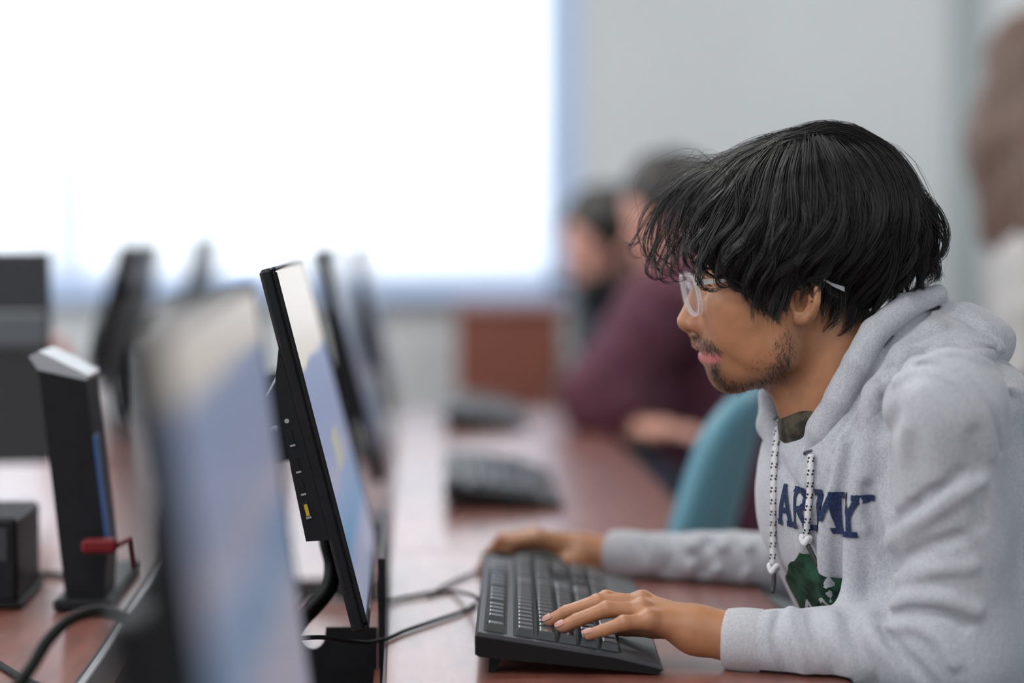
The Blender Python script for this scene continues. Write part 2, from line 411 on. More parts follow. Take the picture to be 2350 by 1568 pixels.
for q_, (SY0, SY1) in enumerate(SW):
    w2 = empty('window_%d' % (q_+2), (XL, SY0, SZ0)); w2['kind'] = 'structure'  # added window out of view, an opening for the side fill
    f2 = MB(); LY, LZ = SY1-SY0, SZ1-SZ0
    f2.box((-0.09, 0, 0), (0.0, LY, 0.05)); f2.box((-0.09, 0, LZ-0.05), (0.0, LY, LZ)); f2.box((-0.09, 0, 0.05), (0, 0.05, LZ-0.05)); f2.box((-0.09, LY-0.05, 0.05), (0, LY, LZ-0.05))
    f2.build('window_frame', 'window_frame', w2)
    for i in range(3):
        if i: MB().box((-0.08, LY*i/3-0.025, 0.05), (-0.01, LY*i/3+0.025, LZ-0.05)).build('mullion', 'window_frame', w2)
        MB().box((-0.05, LY*i/3+(0.05 if i == 0 else 0.025), 0.05), (-0.045, LY*(i+1)/3-(0.05 if i == 2 else 0.025), LZ-0.05)).build('pane', 'window_glass', w2)
slab('wall_right', (XR, YF, 0), (XR+0.1, YB+0.2, ZC), 'wall_paint')
WZ0 = atY(700, 668, YB)[2]; WZ1 = 2.45
WX0 = -3.7; WX1 = atY(1332, 300, YB)[0]; BX1 = atY(1256, 300, YB)[0]
wb = MB(); wb.box((XL, YB, 0), (WX0, YB+0.16, ZC)); wb.box((WX1, YB, 0), (XR, YB+0.16, ZC))
wb.box((WX0, YB, 0), (WX1, YB+0.16, WZ0)); wb.box((WX0, YB, WZ1), (WX1, YB+0.16, ZC))
tag(wb.build('wall_back', 'wall_paint'), kind='structure')
# pilaster on the back wall; its reveal's shade is a darker painted strip
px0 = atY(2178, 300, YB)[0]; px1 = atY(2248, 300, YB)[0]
tag(MB().box((px0, YB-0.035, 0), (px1, YB-0.001, ZC-0.001), bev=0.004).build('reveal_shade', 'trim_shade_grey'), kind='structure')
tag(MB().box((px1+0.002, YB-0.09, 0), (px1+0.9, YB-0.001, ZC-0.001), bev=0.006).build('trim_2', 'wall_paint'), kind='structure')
tag(MB().box((WX1+0.02, YB-0.015, 0.0), (px0-0.002, YB-0.001, 0.10), bev=0.003).build('baseboard_back', 'trim_shade_grey'), kind='structure')
# window: frame, mullions, panes
win = empty('window_1', (WX0, YB, WZ0)); win['kind'] = 'structure'
fr = MB(); ox, oz = WX0, WZ0
W_, H_ = WX1-WX0, WZ1-WZ0; fw = WX1-BX1
fr.box((0, -0.004, 0), (W_, 0.12, 0.035)); fr.box((0, 0.0, H_-0.06), (W_, 0.12, H_)); fr.box((0, 0, 0), (0.08, 0.12, H_)); fr.box((W_-fw, -0.004, 0), (W_, 0.12, H_))
fr.build('window_frame', 'window_frame', win)
MB().box((-0.02, -0.05, -0.03), (W_+0.02, 0.0, -0.002), bev=0.006).build('window_sill', 'window_frame', win)
np_ = 3; pw = (W_-fw-0.08)/np_
for i in range(np_):
    x0 = 0.08+i*pw
    MB().box((x0+0.03, 0.085, 0.04), (x0+pw-0.03, 0.09, H_-0.06)).build('pane', 'window_glass', win)
    if i: MB().box((x0-0.03, 0.06, 0.035), (x0+0.03, 0.12, H_-0.06)).build('mullion', 'window_frame', win)
# venetian blind
bl = empty('venetian_blind', (0, 0, 0)); BY = YB+0.02
tag(bl, 'white horizontal slat blind glowing with daylight in the wide window', 'blind')
bx0, bx1 = WX0+0.09, BX1-0.004; bw = bx1-bx0
tilt = math.radians(62)
sl = MB(); ns = 5; wS = 0.026
prof = [((k/(ns-1)-0.5)*wS, 0.0022*(1-(2*k/(ns-1)-1)**2)) for k in range(ns)]
V = []; F = []
for sgn in (0, 1):
    for (a, b) in prof: V.append((-bw/2 if sgn == 0 else bw/2, a*math.cos(tilt)-b*math.sin(tilt), -a*math.sin(tilt)-b*math.cos(tilt)))
F = [[k, k+1, ns+k+1, ns+k] for k in range(ns-1)]
z = WZ0+0.075; first = None
while z < WZ1-0.10:
    if first is None:
        first = mesh_obj('slat', V, F, 'blind_slat', bl, smooth=True); o = first
    else:
        o = first.copy(); COL.objects.link(o)
    o.location = ((bx0+bx1)/2, BY+0.02, z); o.parent = bl
    z += 0.0190
MB().box((bx0, BY+0.005, WZ1-0.10), (bx1, BY+0.035, WZ1-0.065)).build('head_rail', 'blind_slat', bl)
MB().box((bx0, BY+0.010, WZ0+0.042), (bx1, BY+0.030, WZ0+0.058)).build('bottom_rail', 'blind_slat', bl)
for fx in (0.08, 0.36, 0.64, 0.92):
    MB().box((bx0+bw*fx-0.001, BY+0.006, WZ0+0.05), (bx0+bw*fx+0.001, BY+0.008, WZ1-0.08)).build('ladder_cord', 'white_paper', bl)

# ceiling light panels
emit_mat('lamp_diffuser', (1.0, 0.985, 0.96), LAMP)
lamp_spots = [(-0.5, 0.7), (-0.5, 2.7), (-0.5, 4.6), (1.7, -0.6), (1.7, 4.6), (-2.7, 0.7), (-2.7, 2.7), (-2.7, 4.6), (-0.5, -1.4)]
lamp0 = None
for (x, y) in lamp_spots:
    if lamp0 is None:
        lamp0 = empty('ceiling_light', (x, y, ZC-0.001)); f_ = MB()
        f_.box((-0.62, -0.32, -0.03), (0.62, -0.29, 0)); f_.box((-0.62, 0.29, -0.03), (0.62, 0.32, 0)); f_.box((-0.62, -0.29, -0.03), (-0.59, 0.29, 0)); f_.box((0.59, -0.29, -0.03), (0.62, 0.29, 0))
        f_.build('lamp_frame', 'ceiling_tile', lamp0)
        MB().box((-0.59, -0.29, -0.016), (0.59, 0.29, -0.010)).build('diffuser', 'lamp_diffuser', lamp0)
        o = lamp0
    else:
        o = copy_tree(lamp0); o.location = (x, y, ZC-0.001)
    tag(o, 'recessed rectangular ceiling light panel with glowing diffuser', 'ceiling light', 'ceiling light panels')

# ------------------------------------------------------------------ desks
DX0, DX1 = -0.020, 0.388       # the near row's top, back edge to front edge
OX1 = -0.290                   # the opposite row's back edge
cuts = [0.42, 1.50, 2.60, 3.70, 4.62]
deskside = ['nearest the dark-haired student\'s elbow', 'under the student\'s hands and keyboard', 'carrying the middle keyboard', 'carrying the farthest keyboard']
def desk(name, x0, x1, y0, y1, label, group):
    d = empty(name, ((x0+x1)/2, (y0+y1)/2, 0))
    hx, hy = (x1-x0)/2, (y1-y0)/2-0.0012
    MB().box((-hx, -hy, TABLE-0.028), (hx, hy, TABLE), bev=0.002).build('desk_top', 'desk_wood', d)
    for sx in (-1, 1):
        MB().box((sx*(hx+0.0005)-0.0012, -hy, TABLE-0.0275), (sx*(hx+0.0005)+0.0012, hy, TABLE-0.0006)).build('edge_band', 'desk_edge', d)
    for sx in (-1, 1):
        for sy in (-1, 1):
            MB().box((sx*(hx-0.05)-0.02, sy*(hy-0.06)-0.02, 0.0), (sx*(hx-0.05)+0.02, sy*(hy-0.06)+0.02, TABLE-0.029), bev=0.004).build('leg', 'steel_dark', d)
    tag(d, label, 'desk', group)
    return d
near_lab = ['glossy red-brown desk top nearest the blurred front monitor', 'glossy red-brown desk top under the student\'s keyboard and hands',
            'glossy red-brown desk top holding the middle keyboard beside the teal chair', 'glossy red-brown desk top holding the farthest keyboard']
far_lab = ['opposite red-brown desk top with the black cable loop hanging over it', 'opposite red-brown desk top under the leaning black computer',
           'opposite red-brown desk top under the tilted dark monitor back', 'farthest opposite red-brown desk top before the window']
for i in range(4):
    desk('desk', DX0, DX1, cuts[i], cuts[i+1], near_lab[i], 'near row of desks')
    desk('desk', OX1-0.52, OX1, cuts[i], cuts[i+1], far_lab[i], 'opposite row of desks')
# cable trough between the rows
tg = empty('cable_trough', ((DX0+OX1)/2, 2.6, 0)); hw = (DX0-OX1)/2
tag(tg, 'long cable trough with aluminium rails between the two desk rows', 'cable trough')
MB().box((-hw+0.004, -2.1, 0.655), (hw-0.004, 2.15, 0.662)).build('trough_plate', 'desk_wood', tg)
for xx in (-hw+0.006, -hw+0.045):
    rb = MB(); rb.box((xx-0.004, -2.1, 0.69 if xx > -hw+0.02 else 0.70), (xx+0.004, 2.15, 0.728 if xx > -hw+0.02 else 0.7405), bev=0.0012)
    rb.build('rail', 'aluminium', tg)
MB().box((-hw+0.002, -2.1, 0.60), (-hw+0.006, 2.15, 0.70)).build('rail_skirt', 'steel_dark', tg)
MB().box((hw-0.012, -2.1, 0.58), (hw-0.006, 2.15, 0.708)).build('rail_skirt', 'cabinet_wood', tg)
for yy in (-1.9, -0.9, 0.2, 1.3, 2.1):
    MB().box((-0.03, yy-0.02, 0), (0.03, yy+0.02, 0.655), bev=0.003).build('trough_leg', 'steel_dark', tg)
for yy in (-1.02, -0.62, 0.1):
    MB().box((-hw+0.012, yy-0.004, 0.664), (hw-0.014, yy+0.004, 0.690)).build('cross_bar', 'steel_dark', tg)

# ------------------------------------------------------------------ monitors
def screen_mat(name, split, *, bands=((0.12, (0.30, 0.30, 0.40)), (0.22, (0.10, 0.22, 0.38)), (0.34, (0.17, 0.25, 0.40)), (0.40, (0.27, 0.28, 0.38)), (0.46, (0.21, 0.26, 0.40))), glare=(0.62, 0.58, 0.53), blue=(0.20, 0.27, 0.42), low=(0.26, 0.30, 0.42), strength=1.0):
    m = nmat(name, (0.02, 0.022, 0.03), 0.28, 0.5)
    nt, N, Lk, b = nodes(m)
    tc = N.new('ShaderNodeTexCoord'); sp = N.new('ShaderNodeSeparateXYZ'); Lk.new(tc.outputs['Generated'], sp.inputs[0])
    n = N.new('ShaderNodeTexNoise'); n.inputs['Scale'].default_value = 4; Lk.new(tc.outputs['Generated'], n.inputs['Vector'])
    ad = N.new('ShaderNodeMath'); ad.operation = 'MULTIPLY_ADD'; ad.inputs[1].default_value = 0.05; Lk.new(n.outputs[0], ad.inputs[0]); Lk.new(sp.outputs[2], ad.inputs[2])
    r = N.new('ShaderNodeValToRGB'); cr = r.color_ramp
    cr.elements[0].position = 0.0; cr.elements[0].color = (*low, 1); cr.elements[1].position = 1.0; cr.elements[1].color = (*glare, 1)  # pale top band: the wall's reflection painted into the emission
    for p, c in (*bands, (split-0.012, blue), (split+0.012, tuple(0.97*c for c in glare))):
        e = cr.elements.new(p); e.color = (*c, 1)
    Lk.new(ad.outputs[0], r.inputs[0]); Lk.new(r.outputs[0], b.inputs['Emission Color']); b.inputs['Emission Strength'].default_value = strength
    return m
screen_mat('screen_main', 0.74, strength=0.85); screen_mat('screen_front', 0.915, strength=0.66, bands=((0.30, (0.30, 0.29, 0.37)), (0.40, (0.27, 0.28, 0.37)), (0.49, (0.11, 0.21, 0.34)), (0.58, (0.16, 0.23, 0.37)), (0.64, (0.28, 0.28, 0.36)), (0.70, (0.21, 0.25, 0.37)))); screen_mat('screen_far', 0.9, glare=(0.2, 0.2, 0.2), blue=(0.04, 0.06, 0.09), low=(0.03, 0.04, 0.06), strength=0.4)
nmat('screen_off', (0.012, 0.013, 0.016), 0.25)
def monitor(name, y0, y1, top, bot, thick, smat, label, facing=1, back='black_plastic', group='monitors along the desk rows', stand=True, zfloor=0.663, box=True, bz=0.016, cover0=-0.40):
    """top, bot: (x, z) of the front face at the panel's upper and lower edge"""
    top = np.array(top); bot = np.array(bot); H = float(np.linalg.norm(top-bot)); W = y1-y0
    t = math.atan2(top[0]-bot[0], top[1]-bot[1])
    root = empty(name, (bot[0], (y0+y1)/2, bot[1])); root.rotation_euler = (0, t, 0)
    tag(root, label, 'monitor', group)
    f = facing
    def bx(x0, x1): return (min(f*x0, f*x1), max(f*x0, f*x1))
    def B(mb, x0, x1, ya, yb, za, zb, bev=0.0015):
        a, b = bx(x0, x1); mb.box((a, ya, za), (b, yb, zb), bev=bev); return mb
    B(MB(), -thick, -0.0035, -W/2, W/2, 0, H, 0.003).build('housing', back, root)
    fm = MB(); B(fm, -0.0045, 0, -W/2, W/2, H-bz, H); B(fm, -0.0045, 0, -W/2, W/2, 0, bz+0.006); B(fm, -0.0045, 0, -W/2, -W/2+bz, bz, H-bz); B(fm, -0.0045, 0, W/2-bz, W/2, bz, H-bz)
    fm.build('bezel', back, root)
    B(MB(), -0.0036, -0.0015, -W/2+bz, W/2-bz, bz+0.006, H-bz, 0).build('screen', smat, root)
    if box:
        a = -thick+0.001
        pr = [(f*a, 0.09), (f*(a-0.021), 0.094), (f*(a-0.018), 0.16), (f*(a-0.011), 0.245), (f*a, 0.275)]
        MB().prism(pr if f < 0 else pr[::-1], 1, W*cover0, W*0.40).build('rear_cover', back, root)
    if stand:
        d = (bot[1]-zfloor)
        # upright post behind the panel and a foot on the trough plate, built level again
        M = Matrix.Rotation(-t, 4, 'Y')
        bk = -f*(thick+0.045)
        MB().box((bk-0.012, -0.035, -d+0.008), (bk+0.012, 0.035, 0.13), M, 0.003).build('stand_neck', 'black_plastic', root)
        MB().box((min(bk-0.03, bk+0.06*f), -0.10, -d), (max(bk-0.03, bk+0.06*f), 0.10, -d+0.010), M, 0.003).build('stand_base', 'black_plastic', root)
        a0, a1 = sorted((f*(-thick-0.062), f*(-thick-0.002)))
        MB().box((a0, -0.03, 0.11), (a1, 0.03, 0.17), None, 0.003).build('stand_hinge', 'black_plastic', root)
    return root
mt = atY(632, 612, 1.95); mb_ = atY(848, 1447, 1.95)
MT, MBm = (mt[0], mt[2]), (mb_[0], mb_[2])
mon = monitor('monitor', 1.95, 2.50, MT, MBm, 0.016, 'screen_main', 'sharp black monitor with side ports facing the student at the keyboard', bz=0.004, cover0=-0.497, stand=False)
MB().box((-0.078, -0.06, 0.150), (-0.030, 0.06, 0.240), bev=0.004).build('rear_mount', 'black_plastic', mon)
# ports on the near side of its rear cover
for k, (zl, kind) in enumerate([(0.206, 'jack'), (0.190, 'usb'), (0.165, 'usb'), (0.144, 'usb'), (0.122, 'yellow')]):
    xo = -0.016-0.0095-(0.20-zl)*0.035; yy = -0.55*0.497
    if kind == 'jack':
        o = MB().tube([(xo, yy-0.0008, zl), (xo, yy+0.003, zl)], 0.0022, 12).build('audio_jack', 'port_metal', mon)
    else:
        o = MB().box((xo-0.0035, yy-0.0006, zl-0.0075), (xo+0.0035, yy+0.004, zl+0.0075), bev=0.0008).build('usb_port', 'keyboard_base', mon)
        MB().box((xo-0.0015, yy-0.0012, zl-0.0055), (xo+0.0018, yy-0.0005, zl+0.0055)).build('port_tongue', 'yellow_plastic' if kind == 'yellow' else 'black_plastic', o)
        MB().box((xo-0.0022, yy-0.0014, zl-0.0080), (xo+0.0026, yy-0.0004, zl-0.0062)).build('port_lip', 'port_metal', o)
emit_mat('screen_note', (0.42, 0.42, 0.36), 0.85)
MB().box((-0.0016, -0.075, 0.128), (-0.0012, 0.06, 0.166)).build('screen_window', 'screen_note', mon)
MB().box((-0.004, -0.20, 0.0035), (0.0012, 0.20, 0.0085), bev=0.001).build('chrome_strip', 'aluminium', mon)
# bracket plates under it, standing in the trough
br = empty('monitor_bracket', (-0.045, 2.06, 0.662))
tag(br, 'black steel bracket plate with round notch under the sharp monitor', 'bracket')
pz = lambda px, py: (atY(px, py, 2.06)[0]+0.045, atY(px, py, 2.06)[2]-0.662)
poly = [pz(640, 1462)]+[pz(716+30*math.cos(a), 1460+30*math.sin(a)) for a in np.linspace(math.pi, 0, 11)]+[pz(748, 1440), pz(866, 1440), pz(866, 1570), pz(640, 1570)]
poly = [(a, max(b, 0.001)) for a, b in poly]
MB().prism(poly[::-1], 1, -0.003, 0.003).build('cross_plate', 'black_plastic', br)
a = pz(867, 1282); c = pz(884, 1282)
MB().box((a[0], -0.002, 0.001), (c[0], 0.36, a[1]), bev=0.001).build('side_plate', 'black_plastic', br)

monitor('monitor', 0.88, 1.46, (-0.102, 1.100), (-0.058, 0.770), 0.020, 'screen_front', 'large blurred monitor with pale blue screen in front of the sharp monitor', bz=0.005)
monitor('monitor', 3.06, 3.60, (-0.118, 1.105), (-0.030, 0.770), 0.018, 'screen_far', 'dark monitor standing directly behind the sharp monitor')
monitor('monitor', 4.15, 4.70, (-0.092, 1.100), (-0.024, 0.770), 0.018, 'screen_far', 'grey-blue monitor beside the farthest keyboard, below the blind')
# opposite row, backs towards us
monitor('monitor', 4.08, 4.60, (-0.545, 1.105), (-0.625, 0.80), 0.028, 'screen_off', 'tilted dark monitor back with bright window around its top', facing=-1, zfloor=TABLE+0.0005)
monitor('monitor', 5.05, 5.60, (-0.50, 1.115), (-0.56, 0.80), 0.022, 'screen_off', 'slim grey monitor edge farthest along the opposite row', facing=-1, back='grey_plastic', zfloor=0.0005)
# face-on dark monitor at the end of the opposite row
fm = empty('monitor', (-0.72, 3.02, TABLE+0.0005)); fm.rotation_euler = (0, 0, math.radians(6))
tag(fm, 'dark monitor with a grey band across its back, turned square to us', 'monitor', 'monitors along the desk rows')
xr = atY(112, 600, 3.02)[0]+0.72; zt = atY(60, 578, 3.02)[2]-TABLE
MB().box((xr-0.52, -0.012, zt-0.30), (xr, 0.014, zt), bev=0.003).build('housing', 'dark_plastic', fm)
MB().box((xr-0.52, -0.020, zt-0.135), (xr-0.004, -0.011, zt-0.085), bev=0.003).build('band', 'grey_plastic', fm)
MB().box((xr-0.50, 0.0145, zt-0.28), (xr-0.02, 0.016, zt-0.02)).build('screen', 'screen_off', fm)
MB().box((xr-0.30, -0.045, 0.008), (xr-0.20, -0.013, zt-0.12), bev=0.003).build('stand_neck', 'black_plastic', fm)
MB().box((xr-0.36, -0.09, 0.0), (xr-0.14, 0.06, 0.010), bev=0.003).build('stand_base', 'black_plastic', fm)

# leaning black computer on the opposite desk
pc = empty('desktop_computer', (-0.36, 2.30, TABLE+0.001)); Yp = 2.22
tag(pc, 'slim black computer case leaning back, pale on top, on the opposite desk', 'computer')
q = lambda px, py: (atY(px, py, Yp)[0]+0.36, atY(px, py, Yp)[2]-TABLE-0.001)
pl = [q(88, 850), q(198, 874), q(246, 1270), q(240, 1340), q(150, 1385)]
pl[3] = (pl[3][0], 0.012); pl[4] = (pl[4][0], 0.012)
MB().prism(pl[::-1], 1, Yp-2.30, Yp-2.30+0.085).build('case', 'black_plastic', pc)
tp = [q(66, 818), q(90, 806), q(204, 862), q(198, 873), q(88, 849)]
MB().prism(tp[::-1], 1, Yp-2.30-0.002, Yp-2.30+0.09).build('top_sheen', 'aluminium', pc)  # pale strip standing in for the ceiling's reflection on the black top
st = [q(214, 1000), q(222, 1000), q(254, 1262), q(246, 1266)]
MB().prism(st[::-1], 1, Yp-2.30-0.003, Yp-2.30+0.03).build('blue_strip', 'blue_plastic', pc)
ft = [q(60, 1300), q(262, 1300)]
MB().box((ft[0][0]+0.03, -0.10, 0), (ft[1][0], 0.17, 0.0125), bev=0.003).build('foot', 'black_plastic', pc)
rp = atY(228, 1254, 2.19)
tag(MB().box(rp+np.array([-0.018, -0.006, -0.007]), rp+np.array([0.018, 0.014, 0.007]), bev=0.003).tube([rp+np.array([0.018, 0.004, 0]), rp+np.array([0.03, 0.02, 0.004]), rp+np.array([0.03, 0.05, -0.03])], 0.003).build('cable_plug', 'red_plastic'), 'small red cable plug at the foot of the leaning black computer', 'plug')
# black box at the far left, sheet of paper
bb = atZ(-20, 1400, TABLE)
dk = empty('docking_station', (bb[0]+0.005, bb[1], TABLE+0.001)); tag(dk, 'small upright black box beside the leaning computer on the opposite desk', 'dock')
MB().box((-0.05, 0, 0.006), (0.022, 0.14, 0.095), bev=0.004).build('case', 'black_plastic', dk)
MB().box((-0.054, -0.004, 0.0), (0.026, 0.144, 0.008), bev=0.002).build('foot', 'keyboard_base', dk)
MB().box((-0.04, -0.002, 0.05), (0.012, 0.0, 0.085)).build('front_grille', 'dark_plastic', dk)

bt = atY(138, 830, 4.25); bo = empty('drink_bottle', (bt[0], 4.25, TABLE+0.0005)); tag(bo, 'coral drink bottle on the opposite desk behind the leaning computer', 'bottle')
MB().lathe([(0.030, 0), (0.033, 0.006), (0.033, 0.11), (0.028, 0.128), (0.016, 0.138), (0.016, 0.145)], n=20).build('body', 'coral_plastic', bo, True)
MB().lathe([(0.0185, 0.145), (0.0185, 0.165), (0.014, 0.170)], n=18).build('cap', 'coral_plastic', bo, True)
tb = atY(182, 850, 3.72); tx = empty('tissue_box', (tb[0], 3.72, TABLE+0.0005)); tag(tx, 'white tissue box on the opposite desk beside the coral bottle', 'box')
MB().box((-0.045, -0.06, 0), (0.045, 0.06, 0.115), bev=0.003).build('carton', 'white_paper', tx)
MB().prism([(-0.02, 0.115), (0.02, 0.115), (0.028, 0.150), (0.004, 0.138), (-0.014, 0.158)], 1, -0.012, 0.012).build('tissue', 'white_paper', tx)

# wooden cabinet at the end of the row
c0 = atY(1052, 705, 5.58); c1 = atY(1288, 705, 5.58)
cb = empty('wooden_cabinet', ((c0[0]+c1[0])/2, 5.745, 0)); tag(cb, 'red-brown wooden cabinet standing at the far end of the desk row', 'cabinet')
hw_ = (c1[0]-c0[0])/2
MB().box((-hw_, -0.15, 0.05), (hw_, 0.17, c0[2]-0.02), bev=0.003).build('body', 'cabinet_wood', cb)
MB().box((-hw_-0.008, -0.165, c0[2]-0.02), (hw_+0.008, 0.18, c0[2]), bev=0.003).build('top_board', 'cabinet_wood', cb)
MB().box((-hw_+0.01, -0.13, 0.0), (hw_-0.01, 0.15, 0.05)).build('plinth', 'desk_edge', cb)
dd = MB().box((-hw_+0.008, -0.165, 0.07), (hw_-0.008, -0.1505, c0[2]-0.03), bev=0.003).build('door', 'cabinet_wood', cb)
MB().box((hw_-0.03, -0.175, 0.60), (hw_-0.022, -0.165, 0.70), bev=0.002).build('handle', 'aluminium', dd)

# ------------------------------------------------------------------ keyboards
def build_keyboard():
    """x: from the back edge towards the typist, y: along the length, z up; sits on its feet"""
    root = empty('keyboard', (0, 0, 0))
    Lk_, Dp = 0.445, 0.166
    def topz(x): return 0.0385+(0.0115-0.0385)*x/Dp
    def botz(x): return 0.0165+(0.0012-0.0165)*x/Dp
    side = [(0.0, botz(0)+0.003), (0.003, botz(0.003)), (Dp-0.006, botz(Dp)), (Dp, 0.005), (Dp-0.002, 0.0085), (0.130, topz(0.128)+0.0), (0.126, topz(0.126)), (0.002, topz(0)), (0, topz(0)-0.003)]
    lo = [(x, min(z, botz(x)+0.017)) for x, z in side]
    MB().prism([(x, z) for x, z in side], 1, 0.0, Lk_).build('body', 'keyboard_body', root)
    MB().prism([(0.0-0.0008, botz(0)+0.002), (0.003, botz(0)-0.0004), (Dp-0.006, botz(Dp)-0.0004), (Dp+0.0005, 0.0045), (0.125, topz(0.125)-0.0035), (-0.0008, topz(0)-0.0035)], 1, -0.0008, Lk_+0.0008).build('lower_shell', 'keyboard_base', root)
    for yy in (0.012, Lk_-0.040):
        MB().prism([(0.012, 0.015), (0.024, 0.0145), (0.017, 0.0), (0.011, 0.0)], 1, yy, yy+0.022).build('foot', 'keyboard_base', root)
    for (xa, xb, ya, yb) in ((0.0065, 0.0275, 0.009, 0.30), (0.0330, 0.1300, 0.009, 0.296), (0.0065, 0.0275, 0.299, 0.357), (0.0330, 0.0725, 0.299, 0.357), (0.0905, 0.1300, 0.299, 0.357), (0.0330, 0.1300, 0.3605, 0.438)):
        MB().prism([(xa, topz(xa)-0.002), (xb, topz(xb)-0.002), (xb, topz(xb)+0.0005), (xa, topz(xa)+0.0005)], 1, ya, yb).build('key_well', 'keyboard_base', root)
    u = 0.0190; sl_ = math.atan2(-0.027, Dp)
    shared = {}
    legends = {}
    def key(x, y, w, d=1.0, leg=None):
        """x,y: back-near corner in metres, w along the length in units"""
        kw = w*u-0.0022; kd = d*u-0.0022
        kk = round(kw, 4), round(kd, 4)
        if kk not in shared:
            h = 0.0082; i = 0.0022
            b = [(0, 0), (kd, 0), (kd, kw), (0, kw)]; t = [(i*0.7, i), (kd-i, i), (kd-i, kw-i), (i*0.7, kw-i)]; t2 = [(i*0.7+0.0012, i+0.0012), (kd-i-0.0012, i+0.0012), (kd-i-0.0012, kw-i-0.0012), (i*0.7+0.0012, kw-i-0.0012)]
            V = [(x_, y_, 0) for x_, y_ in b]+[(x_, y_, h-0.0004) for x_, y_ in t]+[(x_, y_, h) for x_, y_ in t2]
            F = [[0, 3, 2, 1]]+[[k, (k+1) % 4, 4+(k+1) % 4, 4+k] for k in range(4)]+[[4+k, 4+(k+1) % 4, 8+(k+1) % 4, 8+k] for k in range(4)]+[[8, 9, 10, 11]]
            o = mesh_obj('key', V, F, 'key_plastic', root); shared[kk] = o
        else:
            o = shared[kk].copy(); COL.objects.link(o)
        o.parent = root; o.location = (x+0.0011, y+0.0011, topz(x)-0.0006); o.rotation_euler = (0, -sl_, 0)
        if leg: legends[leg] = (o, kw, kd)
        return o
    y0 = 0.010; xr = [0.0075, 0.0340, 0.0530, 0.0720, 0.0910, 0.1095]
    # function row
    y = y0; key(xr[0], y, 1, 1, 'Esc'); y += 2*u
    for g in range(3):
        for k in range(4): key(xr[0], y, 1); y += u
        y += 0.5*u
    for k in range(3): key(xr[0], y0+(15.25+k)*u, 1)
    rows = [([1]*13+[2], ['`']), ([1.5]+[1]*12+[1.5], ['Tab']), ([1.75]+[1]*11+[2.25], ['Caps Lock']), ([2.25]+[1]*10+[2.75], ['Shift']), ([1.25, 1.25, 1.25, 6.25, 1.25, 1.25, 1.25, 1.25], ['Ctrl'])]
    for r, (ws, lg) in enumerate(rows):
        y = y0
        for k, w in enumerate(ws): key(xr[r+1], y, w, 1, lg[0] if k == 0 else None); y += w*u
    for r in (0, 1):
        for k in range(3): key(xr[r+1], y0+(15.25+k)*u, 1)
    key(xr[4], y0+16.25*u, 1)
    for k in range(3): key(xr[5], y0+(15.25+k)*u, 1)
    npx = y0+18.5*u
    for r in range(4):
        for k in range(3): key(xr[r+1], npx+k*u, 1)
    key(xr[5], npx, 2); key(xr[5], npx+2*u, 1)
    key(xr[1], npx+3*u, 1); key(xr[2], npx+3*u, 1, 2); key(xr[4], npx+3*u, 1, 1.95)
    for k in range(3): MB().box((0.014, npx+k*u+0.006, topz(0.014)-0.0005), (0.018, npx+k*u+0.009, topz(0.018)+0.0006)).build('indicator_light', 'key_legend', root)
    # printed legends on the keys at the near end
    for txt, (o, kw, kd) in legends.items():
        c = bpy.data.curves.new('legend', 'FONT'); c.body = txt; c.size = 0.0042 if len(txt) < 5 else 0.0032
        to = bpy.data.objects.new('legend', c); COL.objects.link(to)
        dg = bpy.context.evaluated_depsgraph_get(); me = bpy.data.meshes.new_from_object(to.evaluated_get(dg))
        bpy.data.objects.remove(to); me.materials.clear(); me.materials.append(MATS['key_legend'])
        lo_ = bpy.data.objects.new('legend', me); COL.objects.link(lo_); lo_.parent = o
        lo_.location = (0.0085, 0.0035, 0.00835); lo_.rotation_euler = (0, 0, math.pi/2)
    return root
kb = build_keyboard()
tag(kb, 'black keyboard under the student\'s left hand, raised on its feet', 'keyboard', 'keyboards on the near desk row')
kb2 = copy_tree(kb); kb3 = copy_tree(kb)
kb2['label'] = 'blurred black keyboard on the desk beside the teal chair'; kb3['label'] = 'farthest blurred grey keyboard, before the wooden cabinet'
ko = atZ(1092, 1507, TABLE+0.017); KYAW = math.radians(-3.0)
kb.location = (ko[0], ko[1], TABLE+0.0005); kb.rotation_euler = (0, 0, KYAW)
k2 = atZ(1022, 1172, TABLE); kb2.location = (k2[0], k2[1], TABLE+0.0005); kb2.rotation_euler = (0, 0, math.radians(-1))
k3 = atZ(1018, 988, TABLE); kb3.location = (k3[0], k3[1], TABLE+0.0005); kb3.rotation_euler = (0, 0, math.radians(-2))

# ------------------------------------------------------------------ mouse
ms = atZ(1212, 1336, TABLE); mo = empty('mouse', (ms[0], ms[1], TABLE+0.0005)); mo.rotation_euler = (0, 0, math.radians(2))
tag(mo, 'black computer mouse under the student\'s right hand', 'mouse')
V = []; F = []; nu, nv = 20, 10
for j in range(nv+1):
    ph = j/nv*math.pi/2
    for i in range(nu):
        a = 2*math.pi*i/nu; ca, sa = math.cos(a), math.sin(a)
        sg = lambda v, p: math.copysign(abs(v)**p, v)
        x = 0.052*sg(ca, 0.75)*math.cos(ph)**0.55; yv = 0.030*sg(sa, 0.75)*math.cos(ph)**0.55
        zz = 0.034*math.sin(ph)*(1-0.28*((x-0.012)/0.052)**2)
        V.append((x, yv, zz))
for j in range(nv):
    for i in range(nu): F.append([j*nu+i, j*nu+(i+1) % nu, (j+1)*nu+(i+1) % nu, (j+1)*nu+i])
F.append(list(range(nu))[::-1])
mesh_obj('shell', V, F, 'black_plastic', mo, smooth=True)
MB().tube([(-0.040, -0.003, 0.026), (-0.040, 0.003, 0.026)], 0.007, 14).build('scroll_wheel', 'grey_plastic', mo)
MB().box((-0.050, -0.0006, 0.012), (-0.005, 0.0006, 0.0335)).build('button_seam', 'keyboard_base', mo)

